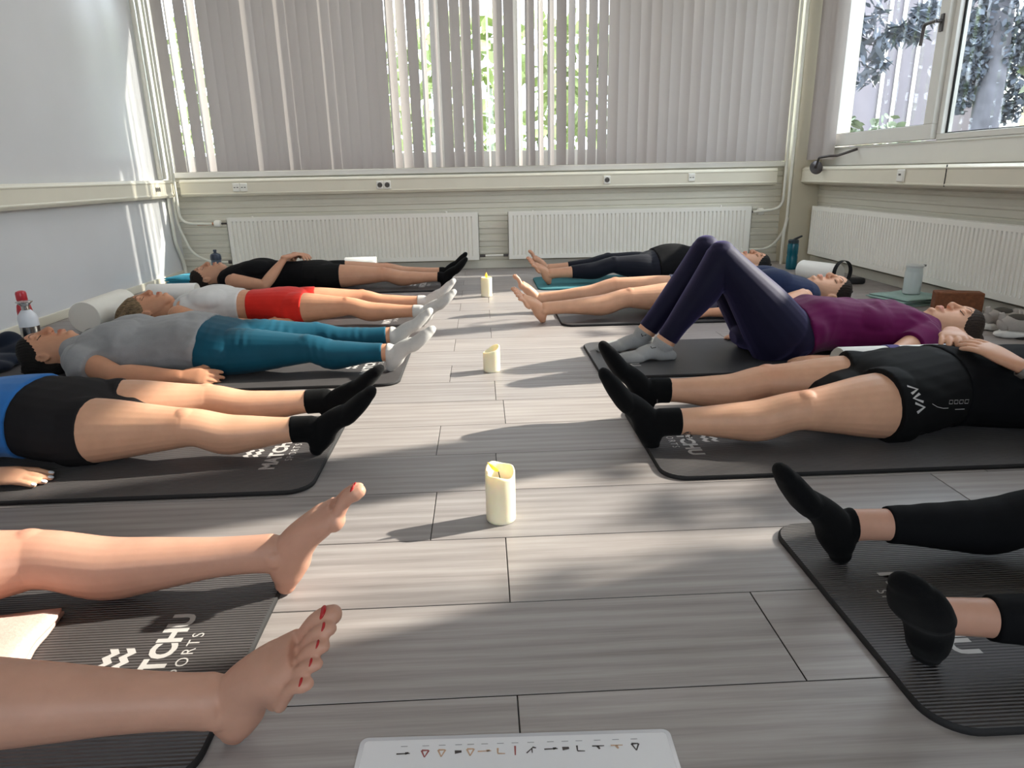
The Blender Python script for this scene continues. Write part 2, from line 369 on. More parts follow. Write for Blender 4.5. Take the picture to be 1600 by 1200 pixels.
# ---- radiators
RAD = simple('radiator_enamel', srgb(238, 235, 226), 0.32, var=0.012)
def radiator(loc, rotz, L, z0, z1, label, valve):
    o = empty('radiator', loc, label, 'radiator'); o.rotation_euler.z = rotz
    pitch = 0.0358; nr = int((L-0.05)/pitch); x0 = (L-nr*pitch)/2
    xs = [(0.0, 0)]+[(x0, 0)]
    for i in range(nr):
        for f, d in ((0.14, 0), (0.32, 1), (0.5, 1), (0.86, 1), (1.0, 0)) if False else ((0.10, 1), (0.30, 1), (0.42, 0), (0.98, 0)):
            xs.append((x0+(i+f)*pitch, d))
    xs += [(L-x0, 0), (L, 0)]
    zs = [(z0, 0), (z0+0.035, 0), (z0+0.047, 1), (z1-0.042, 1), (z1-0.03, 0), (z1-0.004, 0), (z1, -0.4)]
    V = []; F = []; nx = len(xs)
    for (z, k) in zs:
        for (x, d) in xs: V.append((x, (0.011*d*max(k, 0) - 0.01*min(k, 0)), z))
    for j in range(len(zs)-1):
        for i in range(nx-1): F.append((j*nx+i, j*nx+i+1, (j+1)*nx+i+1, (j+1)*nx+i))
    p = meshobj('front_panel', V, F, RAD, o, True); p.data.set_sharp_from_angle(angle=math.radians(30))
    m = MB(); m.box(0.01, L-0.01, 0.048, 0.056, z0, z1-0.01); m.build('rear_panel', RAD, o)
    MB().box(0, 0.004, 0.0, 0.06, z0, z1).build('side_panel', RAD, o); MB().box(L-0.004, L, 0.0, 0.06, z0, z1).build('side_panel', RAD, o)
    m = MB(); m.box(0, L, 0.001, 0.010, z1-0.004, z1+0.002)
    for i in range(int(L/0.03)): m.box(0.012+i*0.03, 0.030+i*0.03, 0.010, 0.055, z1-0.004, z1)
    m.box(0, L, 0.05, 0.058, z1-0.004, z1+0.002); m.build('top_grille', RAD, o)
    MB().tube([(L*0.87, 0.02, z1), (L*0.87, 0.02, z1+0.018)], 0.012).build('hanging_bracket', RAD, o, True)
    MB().tube([(L*0.1, 0.02, z1), (L*0.1, 0.02, z1+0.012)], 0.010).build('hanging_bracket', RAD, o, True)
    if valve:
        s, x = valve, (0 if valve < 0 else L)
        MB().tube([(x, 0.03, z1-0.045), (x+s*0.06, 0.03, z1-0.045)], 0.008).build('valve_stem', GREYM, o, True)
        MB().lathe([(0.012, 0), (0.026, 0.006), (0.030, 0.02), (0.030, 0.045), (0.024, 0.058), (0.012, 0.064)], (x+s*0.055, 0.03, z1-0.045), 20, M=Matrix.Rotation(s*math.pi/2, 4, 'Y')).build('thermostat_knob', WPLASTIC, o, True)
    return o
radiator((-2.17, 6.085, 0), 0, 2.15, 0.088, 0.492, 'white ribbed radiator on the back wall, left of the pair', -1)
radiator((0.235, 6.085, 0), 0, 2.15, 0.088, 0.492, 'white ribbed radiator on the back wall, right of the pair', 1)
radiator((2.82, 5.88, 0), -math.pi/2, 2.75, 0.098, 0.497, 'white ribbed radiator under the window on the right wall', 0)
m = MB(); m.tube([(-0.02, 6.12, 0.12), (0.235, 6.12, 0.12)], 0.008); tag(m.build('heating_pipe', RAD, smooth=True), 'short white pipe joining the two back radiators at floor level', 'pipe')
MB().tube([(-0.018, 6.12, 0.12), (0.03, 6.12, 0.12)], 0.012).build('pipe_nut', GREYM, bpy.data.objects['heating_pipe'], True)
MB().tube([(0.19, 6.12, 0.12), (0.232, 6.12, 0.12)], 0.012).build('pipe_nut', GREYM, bpy.data.objects['heating_pipe'], True)
# ---- pipes in the corners
PIPE = simple('white_painted_pipe', srgb(226, 224, 212), 0.35, var=0.015)
def pipe(pts, r, label, name='heating_pipe', rad=0.07):
    m = MB(); m.tube(arc_path(pts, rad), r, 14); return tag(m.build(name, PIPE, smooth=True), label, 'pipe')
pl = pipe([(-2.535, 6.035, 2.7), (-2.535, 6.035, 0.46), (-2.30, 6.10, 0.447)], 0.011, 'thin white pipe bending from the left corner to the copper radiator joint', rad=0.09)
MB().tube([(-2.42, 6.092, 0.447), (-2.27, 6.11, 0.447)], 0.012).build('copper_joint', COPPER, pl, True)
pl2 = pipe([(-2.568, 6.05, 2.7), (-2.568, 6.05, 0.45), (-2.50, 6.09, 0.20), (-2.36, 6.12, 0.118), (-2.172, 6.12, 0.118)], 0.011, 'thin white pipe running down the left corner to the radiator foot', rad=0.08)
MB().tube([(-2.21, 6.12, 0.118), (-2.172, 6.12, 0.118)], 0.014).build('pipe_nut', GREYM, pl2, True)
pipe([(-2.597, 5.93, 2.7), (-2.597, 5.93, 0.82)], 0.016, 'vertical white cable duct on the left wall above the trunking', 'cable_duct')
pipe([(-2.597, 6.02, 2.7), (-2.597, 6.02, 0.82)], 0.013, 'second vertical white cable duct, the one closer to the corner', 'cable_duct')
pipe([(-2.597, 6.02, 0.67), (-2.597, 6.02, 0.30), (-2.597, 6.13, 0.12), (-2.597, 6.13, 0.0)], 0.014, 'white duct dropping from the left trunking to the floor corner', 'cable_duct', 0.06)
pr1 = pipe([(2.64, 6.05, 2.7), (2.64, 6.05, 0.47), (2.40, 6.10, 0.447)], 0.012, 'white pipe on the column curving to the back radiator valve', rad=0.10)
pr2 = pipe([(2.665, 6.0, 2.7), (2.665, 6.0, 0.30), (2.58, 6.10, 0.118), (2.385, 6.12, 0.118)], 0.012, 'white pipe on the column curving low to the radiator foot', rad=0.10)
pipe([(2.60, 6.09, 2.7), (2.60, 6.09, 0.86)], 0.010, 'thin white pipe on the column that ends at the sill', rad=0.05)
pipe([(2.66, 5.98, 0.40), (2.64, 5.98, 0.28), (2.64, 5.98, 0.0)], 0.014, 'short thick white pipe at the foot of the beige column', rad=0.04)

# ---- vertical blinds
SLAT = NT('white_blind_fabric'); _v = SLAT.coords((1, 1, 1)); _nz = SLAT.noise(_v, 700, 2)
_c = SLAT.ramp(_nz, [(0.3, srgb(178, 171, 168)), (0.7, srgb(188, 181, 177))]); SLAT.l(_c, SLAT.p.inputs['Base Color']); SLAT.p.inputs['Roughness'].default_value = 0.8
SLAT.p.inputs['Specular IOR Level'].default_value = 0.2
_t = SLAT.n('ShaderNodeBsdfTranslucent'); SLAT.l(_c, _t.inputs[0]); _m = SLAT.n('ShaderNodeMixShader'); _m.inputs[0].default_value = 0.045
SLAT.l(SLAT.p.outputs[0], _m.inputs[1]); SLAT.l(_t.outputs[0], _m.inputs[2]); SLAT.l(_m.outputs[0], SLAT.out.inputs[0]); SLAT = SLAT.m
def slat_mesh(w, z0, z1):
    V = []; F = []; n = 6
    for z in (z0, z1):
        for i in range(n+1):
            u = i/n-0.5; V.append((u*w, 0.006*(1-4*u*u), z))
    N = n+1
    for i in range(n): F.append((i, i+1, N+i+1, N+i))
    me = bpy.data.meshes.new('slat'); me.from_pydata(V, [], F); me.update()
    me.polygons.foreach_set('use_smooth', [True]*n); me.materials.append(SLAT); return me
SM = slat_mesh(0.0875, 0.0, 1.77)
def blind(label, base, along, slats, z0):
    """slats: (distance along, angle from the rail in degrees, width scale)"""
    o = empty('vertical_blind', base, label, 'blind', 'vertical blinds at the windows'); o.rotation_euler.z = along
    L0, L1 = min(s[0] for s in slats)-0.05, max(s[0] for s in slats)+0.05
    MB().box(L0, L1, -0.025, 0.025, z0+1.765, z0+1.81).build('head_rail', WHITE, o, bevel=0.004)
    for (p, a, ws) in slats:
        c = bpy.data.objects.new('slat', SM); COL.objects.link(c); c.parent = o
        c.location = (p, 0, z0); c.rotation_euler = (0, 0, math.radians(a)); c.scale = (ws, 1, 1)
    return o
ang = {}
for i in range(60): ang[i] = 7+random.uniform(-1.5, 1.5)
def sx(i): return -2.475+i*0.0857
for i, a in {1: 70, 2: 8, 3: 60, 4: 12, 5: 9, 8: 20, 11: 18, 12: 14, 13: 10, 15: 16, 16: 14, 17: 14, 18: 13, 19: 7, 20: 7, 21: 42, 22: 36, 23: 18, 24: 62, 25: 52, 26: 17, 27: 18, 28: 17, 29: 40, 30: 78, 31: 20,
             32: 24, 33: 66, 34: 20, 35: 52, 36: 44, 37: 22, 38: 58, 39: 50, 40: 42, 41: 34, 42: 22, 43: 9, 45: 13, 46: 15, 49: 15, 50: 30, 51: 15, 53: 14, 54: 20, 55: 14, 57: 12}.items(): ang[i] = a+3 if 11 < a < 22 else a
def grp(a, b): return [(sx(i), -ang[i] if i > 36 else ang[i], 1.0) for i in range(a, b)]
blind('white vertical blind over the left part of the back window', (0, 6.07, 0), 0, grp(0, 20), 0.872)
blind('bluish half-open vertical blind over the middle of the back window', (0, 6.07, 0), 0, grp(20, 42), 0.872)
blind('closed white vertical blind over the right part of the back window', (0, 6.07, 0), 0, grp(42, 60), 0.872)
blind('gathered vertical blind slats bunched beside the column at the right window', (2.80, 0, 0), math.pi/2, [(5.66+i*0.031, 62-i*3.0+random.uniform(-4, 4), 1.0) for i in range(10)], 0.872)
blind('vertical blind slats closed over the right window outside the photo', (2.80, 0, 0), math.pi/2, [(0.85+i*0.082, 10, 1.0) for i in range(14)], 0.872)
# crank disc on the right sill
ck = empty('blind_crank', (2.70, 5.63, 0.81), 'dark grey disc crank hooked on the right window sill', 'crank')
MB().lathe([(0.048, -0.006), (0.053, -0.003), (0.053, 0.003), (0.048, 0.006)], (0, 0, 0), 28, M=Matrix.Rotation(math.radians(75), 4, 'X')).build('disc', GREYM, ck, True)
MB().tube(arc_path([(-0.008, -0.01, 0.0), (-0.008, -0.05, 0.075), (0.02, -0.16, 0.085), (0.06, -0.20, 0.085), (0.20, -0.22, 0.13)], 0.01), 0.010).build('arm', GREYM, ck, True)

# ---- daylight portals at the openings
portal((XR+0.14, 4.42, 1.77), (0, math.radians(90), 0), 1.62, 3.12)
portal((XR+0.14, 1.75, 1.77), (0, math.radians(90), 0), 1.62, 1.72)
portal((0.1, YR-0.14, 1.70), (math.radians(90), 0, 0), 2.9, 1.7)
portal((0.03, YB+0.12, 1.80), (math.radians(-90), 0, 0), 5.3, 1.87)

# ---- fill lamps added on the unseen ceiling to raise the ambient light
FILL_LAMP = NT('fill_lamp_glow'); FILL_LAMP.p.inputs['Base Color'].default_value = (.9, .9, .9, 1); FILL_LAMP.p.inputs['Emission Color'].default_value = (1, .97, .93, 1); FILL_LAMP.p.inputs['Emission Strength'].default_value = 5.5; FILL_LAMP = FILL_LAMP.m
for (x, y, lb) in ((-1.2, 3.3, 'added fill lamp panel on the left, middle of the room'), (1.3, 3.3, 'added fill lamp panel on the right, middle of the room'), (-1.2, 4.9, 'added fill lamp panel on the left, near the back blinds'), (1.3, 4.9, 'added fill lamp panel on the right, near the back blinds')):
    o_ = empty('fill_lamp', (x, y, ZC), lb, 'lamp', 'added fill lamp panels')
    MB().box(-.62, .62, -.16, .16, -.03, -.001).build('housing', WHITE, o_, bevel=.004); MB().box(-.59, .59, -.13, .13, -.036, -.030).build('diffuser', FILL_LAMP, o_)
# ---- outside
GRASS = simple('outdoor_paving', srgb(128, 124, 112), 0.9, var=0.2, vscale=0.8)
struct(MB().box(-25, 45, -25, 45, -0.75, -0.6).build('ground', GRASS))
LEAF = simple('leaf_green', srgb(112, 124, 100), 0.6, var=0.35, vscale=3); LEAF2 = simple('leaf_dark', srgb(72, 80, 92), 0.6, var=0.3, vscale=3); BARK = simple('tree_bark', srgb(84, 84, 92), 0.9, var=0.3, vscale=4, bump=0.4, bscale=12)
def leaves(n, pick, size, seed, long=1.8):
    r = np.random.default_rng(seed); V = []; F = []
    for _ in range(n):
        c = np.array(pick(r)); a = r.normal(size=3); a /= np.linalg.norm(a); b = np.cross(a, r.normal(size=3)); b /= np.linalg.norm(b)
        s = size*r.uniform(0.6, 1.3); i = len(V); u = a*s*long; w = b*s*0.5
        V += [c-u*0.5, c-u*0.1+w, c+u*0.25+w*0.7, c+u*0.5, c+u*0.25-w*0.7, c-u*0.1-w]; F += [(i, i+1, i+2, i+3, i+4, i+5)]
    return V, F
def ball(c, rad):
    def f(r):
        d = r.normal(size=3); d /= np.linalg.norm(d); return [c[k]+d[k]*rad[k]*r.uniform(0.3, 1)**0.5 for k in range(3)]
    return f
def multi(fs):
    return lambda r: fs[int(r.integers(len(fs)))](r)
def tree(loc, label, trunk, crown, n, size, mat, seed, group=None):
    o = empty('tree', loc, label, 'tree', group)
    MB().tube(trunk, [0.17-0.1*i/(len(trunk)-1) for i in range(len(trunk))] if len(trunk) > 2 else [0.2, 0.16], 12).build('trunk', BARK, o, True)
    V, F = leaves(n, crown, size, seed); meshobj('crown', V, F, mat, o); return o
hb = empty('hedge', (4.6, 3.4, -0.6), 'unseen hedge added outside the right window to block low sun', 'hedge')  # added out of view, height set to cut off the low sun
V, F = leaves(2600, lambda r: (r.uniform(-0.35, 0.35), r.uniform(-3.4, 2.2), r.uniform(1.2, 2.74+0.10*math.sin(r.uniform(0, 6)))), 0.10, 3); o_ = meshobj('foliage', V, F, LEAF, hb); o_['kind'] = 'stuff'
MB().box(-0.2, 0.2, -3.3, 2.1, 0.0, 2.70).build('sun_block_core', LEAF, hb)
br = empty('tree', (5.6, 2.14, -0.6), 'slender young tree rising above the hedge outside the near window', 'tree', 'trees outside the right window')
MB().tube([(0.3, -.5, 0), (0.25, -.3, 1.8), (0, .3, 3.2), (-.2, .7, 3.9)], [.05, .045, .03, .015]).build('trunk', BARK, br, True)
V, F = leaves(230, multi([ball((-.25, .45, 3.34), (.35, .40, .28)), ball((-.3, .95, 3.24), (.3, .35, .22)), ball((-.1, .1, 3.14), (.3, .35, .25))]), 0.075, 21, 2.0); c_ = meshobj('crown', V, F, LEAF, br); c_['kind'] = 'stuff'
FAC = simple('lilac_grey_render', srgb(118, 113, 120), 0.9, var=0.05, vscale=2); FAC2 = simple('yellow_plaster', srgb(160, 147, 118), 0.9, var=0.2, vscale=2.5); CYAN = simple('turquoise_paint', srgb(70, 200, 200), 0.6)
fb = empty('building', (14, 24, -0.6), 'lilac grey building seen through the open window sash', 'building')
MB().box(-5, 3.0, 0, 0.4, 0, 10).build('wall', FAC, fb)
for x in (-0.62, -0.15, 0.45): MB().tube([(x, -0.08, 0), (x, -0.08, 10)], 0.06).build('drainpipe', WHITE, fb, True)
fy = empty('building', (17.2, 21.6, -0.6), 'yellow plaster building at the right edge of the fixed window', 'building')
MB().box(-0.75, 4, 0, 0.4, 0, 8).build('wall', FAC2, fy); MB().box(-0.9, -0.72, -0.1, 0.5, 0, 8).build('corner_post', WHITE, fy); MB().box(-0.72, 0.3, -0.12, 0.1, 5.3, 6.6).build('sign_board', CYAN, fy)
TREEG = 'trees outside the right window'
def T(px_dir, Y, z): return (px_dir*Y, Y, z)
o_ = empty('tree', (5.6, 10.2, -0.6), 'dark leafy tree hanging behind the sash of the right window', 'tree', TREEG)
MB().tube([(-0.9, 0.9, 0), (-0.8, 0.9, 1.6), (-0.55, 0.5, 3.6), (-0.3, 0.3, 5.0)], [0.12, 0.10, 0.07, 0.04]).build('trunk', BARK, o_, True)
V, F = leaves(620, multi([ball((-0.25, 0.1, 3.6), (.35, .3, .7)), ball((-0.15, 0, 2.9), (.28, .3, .5)), ball((-0.45, 0.2, 4.3), (.5, .4, .5)), ball((0.35, 0, 3.15), (.28, .2, .12)), ball((0.6, 0, 3.4), (.15, .15, .12))]), 0.062, 5, 4.6); c_ = meshobj('crown', V, F, LEAF2, o_); c_['kind'] = 'stuff'
V, F = leaves(900, multi([ball((-0.8, 1.0, 1.6), (.5, .4, .8)), ball((0.0, 1.0, 1.5), (.5, .4, .75)), ball((0.5, 1.1, 1.2), (.4, .4, .7))]), 0.10, 6, 1.8); bu = empty('shrub', (6.9, 11.0, -0.6), 'loose green shrub outside below the hanging leaves', 'shrub')
c_ = meshobj('foliage', V, F, LEAF, bu); c_['kind'] = 'stuff'
o_ = empty('tree', (9.35, 13.2, -0.6), 'broad dark tree filling the fixed window pane', 'tree', TREEG)
MB().tube([(0.12, 0, 0), (0.10, 0, 2.0), (0.0, 0, 5.5)], [0.30, 0.24, 0.18], 14).build('trunk', BARK, o_, True)
V, F = leaves(6500, multi([ball((0.15, 0.2, 4.2), (.75, .8, 1.5)), ball((0.3, 0.4, 5.2), (1.0, .9, 1.2)), ball((-0.25, 0.3, 3.2), (.4, .5, .9)), ball((0.75, .3, 3.1), (.45, .5, 1.0))]), 0.075, 8, 1.8); c_ = meshobj('crown', V, F, LEAF2, o_); c_['kind'] = 'stuff'
V, F = leaves(700, multi([ball((-0.6, 0, 1.1), (.8, .4, 1.0)), ball((0.9, 0, .9), (.7, .4, .9))]), 0.11, 9, 1.8); bu = empty('shrub', (9.0, 13.8, -0.6), 'green shrub at the foot of the broad tree outside', 'shrub')
c_ = meshobj('foliage', V, F, LEAF, bu); c_['kind'] = 'stuff'
bh = empty('hedge', (0, 11, -0.6), 'leafy green hedge beyond the back window blinds', 'hedge')
V, F = leaves(3500, lambda r: (r.uniform(-5, 5), r.uniform(-.3, .3), r.uniform(0.3, 3.6)), 0.16, 12); c_ = meshobj('foliage', V, F, simple('yellow_green_leaf', srgb(150, 165, 105), 0.6, var=0.3), bh); c_['kind'] = 'stuff'  # even yellow-green leaf colour
# ================================================================== PEOPLE
MAT_T = 0.012
def catmull(P, sub):
    P = np.asarray(P, float); n = len(P); out = []
    for i in range(n-1):
        p0, p1, p2, p3 = P[max(i-1, 0)], P[i], P[i+1], P[min(i+2, n-1)]
        for k in range(sub):
            t = k/sub
            out.append(0.5*((2*p1)+(p2-p0)*t+(2*p0-5*p1+4*p2-p3)*t*t+(3*p1-p0-3*p2+p3)*t**3))
    out.append(P[-1]); return np.array(out)
class Loft:
    """body section: centres C, half width A across, BU / BD half height on the up / down side"""
    def __init__(s, U, C, A, BU, BD=None, up=(0, 0, 1), ex=2.0, sub=5, caps='rr', raw=False):
        BD = BU if BD is None else BD
        up = np.asarray(up, float); up = np.tile(up, (len(C), 1)) if up.ndim == 1 else up
        D = np.column_stack([np.asarray(U, float), np.asarray(C, float), A, BU, BD, up])
        if not raw: D = catmull(D, sub)
        D[:, 4:7] = np.maximum(D[:, 4:7], 0.0015)
        s.D = D; s.ex = ex; s.caps = caps
    def sub(s, u0, u1, e=0.0, caps='ff'):
        U = s.D[:, 0]; us = np.unique(np.concatenate([[u0, u1], U[(U > u0) & (U < u1)]]))
        D = np.column_stack([us]+[np.interp(us, U, s.D[:, k]) for k in range(1, s.D.shape[1])])
        D[:, 4:7] += e
        L = Loft.__new__(Loft); L.D = D; L.ex = s.ex; L.caps = caps; return L
    def mesh(s, n=24):
        D = s.D; C = D[:, 1:4]; T = np.gradient(C, axis=0); T /= np.linalg.norm(T, axis=1)[:, None]+1e-9
        S = np.cross(T, D[:, 7:10]); S /= np.linalg.norm(S, axis=1)[:, None]+1e-9; Uv = np.cross(S, T)
        th = np.linspace(0, 2*np.pi, n, endpoint=False); c, si = np.cos(th), np.sin(th)
        cx = np.sign(c)*np.abs(c)**(2/s.ex); sy = np.sign(si)*np.abs(si)**(2/s.ex)
        rings = []
        def ring(i, sc=1.0, off=0.0):
            b = np.where(si >= 0, D[i, 5], D[i, 6])*sc
            return C[i]+T[i]*off+S[i]*(cx*D[i, 4]*sc)[:, None]+Uv[i]*(sy*b)[:, None]
        e0 = min(D[0, 4], D[0, 5]+D[0, 6]); e1 = min(D[-1, 4], D[-1, 5]+D[-1, 6])
        if s.caps[0] == 'r': rings += [ring(0, k, -e0*m) for k, m in ((0.35, 0.92), (0.7, 0.7), (0.92, 0.38))]
        rings += [ring(i) for i in range(len(D))]
        if s.caps[1] == 'r': rings += [ring(len(D)-1, k, e1*m) for k, m in ((0.92, 0.38), (0.7, 0.7), (0.35, 0.92))]
        V = np.concatenate(rings); R = len(rings); F = []
        for r in range(R-1):
            for k in range(n):
                j = (k+1) % n; F.append((r*n+k, r*n+j, (r+1)*n+j, (r+1)*n+k))
        F.append(tuple(range(n))[::-1]); F.append(tuple(range((R-1)*n, R*n)))
        return V, F
def ellipsoid(c, rad, basis=((1, 0, 0), (0, 1, 0), (0, 0, 1)), n=14):
    B = np.array(basis, float); V = []; F = []
    for i in range(n+1):
        ph = math.pi*i/n
        for k in range(2*n):
            t = math.pi*k/n
            p = np.array((rad[0]*math.sin(ph)*math.cos(t), rad[1]*math.sin(ph)*math.sin(t), rad[2]*math.cos(ph))); V.append(np.asarray(c)+p @ B)
    m = 2*n
    for i in range(n):
        for k in range(m): j = (k+1) % m; F.append((i*m+k, i*m+j, (i+1)*m+j, (i+1)*m+k))
    return np.array(V), F
def geo(x): return x.mesh() if isinstance(x, Loft) else x
def fuse(name, items, mat, parent, voxel=0.004, smooth=3, post=None, clamp=None):
    """join closed sections into ONE continuous surface"""
    V = []; F = []
    for it in items:
        v, f = geo(it); b = len(V); V += [tuple(p) for p in v]; F += [tuple(i+b for i in q) for q in f]
    me = bpy.data.meshes.new('tmp'); me.from_pydata(V, [], F); me.update()
    bm = bmesh.new(); bm.from_mesh(me); bmesh.ops.recalc_face_normals(bm, faces=bm.faces); bm.to_mesh(me); bm.free()
    o = bpy.data.objects.new('tmp', me); COL.objects.link(o)
    m = o.modifiers.new('r', 'REMESH'); m.mode = 'VOXEL'; m.voxel_size = voxel; m.use_smooth_shade = True
    if smooth:
        q = o.modifiers.new('s', 'SMOOTH'); q.factor = 0.5; q.iterations = smooth
    dg = bpy.context.evaluated_depsgraph_get(); out = bpy.data.meshes.new_from_object(o.evaluated_get(dg))
    bpy.data.objects.remove(o); bpy.data.meshes.remove(me)
    co = np.empty(len(out.vertices)*3, np.float32); out.vertices.foreach_get('co', co); P = co.reshape(-1, 3).astype(float)
    nr = np.empty(len(P)*3, np.float32); out.vertex_normals.foreach_get('vector', nr); N = nr.reshape(-1, 3).astype(float)
    if post is not None: P = post(P, N)
    if clamp is not None: P[:, 2] = np.maximum(P[:, 2], clamp(P))
    out.vertices.foreach_set('co', P.astype(np.float32).ravel()); out.update(); out.name = name
    out.materials.clear()
    ob = link(name, out, mat, None, True)
    if parent is not None: setloc(ob, parent)
    return ob, P
def bvh_of(o):
    me = o.data; return BVHTree.FromPolygons([v.co.copy() for v in me.vertices], [tuple(p.vertices) for p in me.polygons])
def nrm(v): v = np.asarray(v, float); return v/(np.linalg.norm(v)+1e-12)
def wrinkle(amp, freq, dirn, seed=0, amp2=0.0):
    """soft cloth folds: ridges across direction dirn"""
    dirn = nrm(dirn)
    def f(P, N):
        s = P @ dirn; ph = np.array([noise.noise(Vector(p*5.0+seed)) for p in P])*2.2
        w = np.array([noise.noise(Vector(p*9.0+seed*3+5)) for p in P])
        d = amp*np.maximum(0, w+0.15)*np.sin(s*freq+ph*3.0)+amp2*w
        return P+N*d[:, None]
    return f

# ---- mats under the people
MATM = NT('dark_ribbed_foam'); _v = MATM.coords(); 
_w = MATM.n('ShaderNodeTexWave', wave_type='BANDS', bands_direction='Y'); _w.inputs['Scale'].default_value = 42; _w.inputs['Distortion'].default_value = 0.0; MATM.l(_v, _w.inputs['Vector'])
_nz = MATM.noise(_v, 5, 4)
_c = MATM.ramp(_nz, [(0.3, (0.076, 0.069, 0.070, 1)), (0.7, (0.098, 0.089, 0.090, 1))])
MATM.l(_c, MATM.p.inputs['Base Color']); MATM.p.inputs['Roughness'].default_value = 0.55; MATM.p.inputs['Specular IOR Level'].default_value = 0.5
MATM.bump(_w.outputs['Fac'], 0.9, 0.004); MATM = MATM.m
MATE = simple('dark_foam_edge', (0.012, 0.011, 0.012, 1), 0.8)
PRINT = simple('pale_grey_print', srgb(190, 186, 184), 0.6, var=0.05, bump=0.2, bscale=900)
def rounded_rect(x0, x1, y0, y1, r, k=10):
    P = []
    for cx, cy, a0 in ((x1-r, y1-r, 0), (x0+r, y1-r, 90), (x0+r, y0+r, 180), (x1-r, y0+r, 270)):
        for i in range(k+1):
            a = math.radians(a0+90*i/k); P.append((cx+r*math.cos(a), cy+r*math.sin(a)))
    return P
def text_mesh(s, size, bold=0.0, spacing=1.0):
    c = bpy.data.curves.new('t', 'FONT'); c.body = s; c.size = size; c.align_x = 'CENTER'; c.align_y = 'CENTER'; c.offset = bold; c.space_character = spacing; c.resolution_u = 3
    o = bpy.data.objects.new('t', c); COL.objects.link(o); dg = bpy.context.evaluated_depsgraph_get()
    me = bpy.data.meshes.new_from_object(o.evaluated_get(dg)); bpy.data.objects.remove(o); bpy.data.curves.remove(c)
    V = [tuple(v.co) for v in me.vertices]; F = [tuple(p.vertices) for p in me.polygons]; bpy.data.meshes.remove(me); return V, F
def zigzag_logo(size):
    """two stacked zigzag bands"""
    V = []; F = []; w = size*0.30
    pts = [(-0.62, 0.16), (-0.36, 0.40), (-0.14, 0.10), (0.12, 0.36), (0.34, 0.06), (0.60, 0.30)]
    for dy in (0.22, -0.36):
        i0 = len(V)
        for (x, y) in pts: V += [(x*size, (y*0.75+dy)*size, 0), (x*size, (y*0.75+dy)*size-w, 0)]
        for k in range(len(pts)-1): F.append((i0+2*k, i0+2*k+1, i0+2*k+3, i0+2*k+2))
    return V, F
def yoga_mat(d, xend, yc, label, logo=True, width=0.605, length=1.84, mat=None, edge=None, yaw=0.0, tex=0.157):
    o = empty('exercise_mat', (xend, yc, 0), label, 'mat', 'dark exercise mats'); o.rotation_euler.z = yaw
    x0, x1 = (-length, 0) if d > 0 else (0, length)
    poly = rounded_rect(x0, x1, -width/2, width/2, 0.07)
    n = len(poly); inn = rounded_rect(x0+0.004, x1-0.004, -width/2+0.004, width/2-0.004, 0.066)
    V = [(a, b, 0.0005) for a, b in poly]+[(a, b, MAT_T-0.003) for a, b in poly]+[(a, b, MAT_T) for a, b in inn]
    F = [tuple(range(2*n, 3*n))]; meshobj('mat_surface', V, F, mat or MATM, o)
    meshobj('mat_edge', V, [tuple(range(n))[::-1]]+[(i, (i+1) % n, n+(i+1) % n, n+i) for i in range(n)]+[(n+i, n+(i+1) % n, 2*n+(i+1) % n, 2*n+i) for i in range(n)], edge or MATE, o, True)
    if logo:
        z = MAT_T+0.0006
        # reading direction: far(+y) for the left row, near(-y) for the right row; letter tops away from the mat end
        def put(name, VF, along, across):
            V, F = VF; W = []
            for (a, b, _) in V:
                u, v = a+across-(.028 if d > 0 else -.028), b+along
                W.append((-v*1.0 if d > 0 else v, u if d > 0 else -u, z))
            meshobj(name, W, F, PRINT, o)
        put('brand_lettering', text_mesh('MATCHU', 0.060, 0.0026, 1.02), tex, 0.0)
        put('small_lettering', text_mesh('SPORTS', 0.031, 0.0, 1.35), tex-0.046, 0.0)
        put('zigzag_mark', zigzag_logo(0.050), tex+0.078, 0.0)
    return o

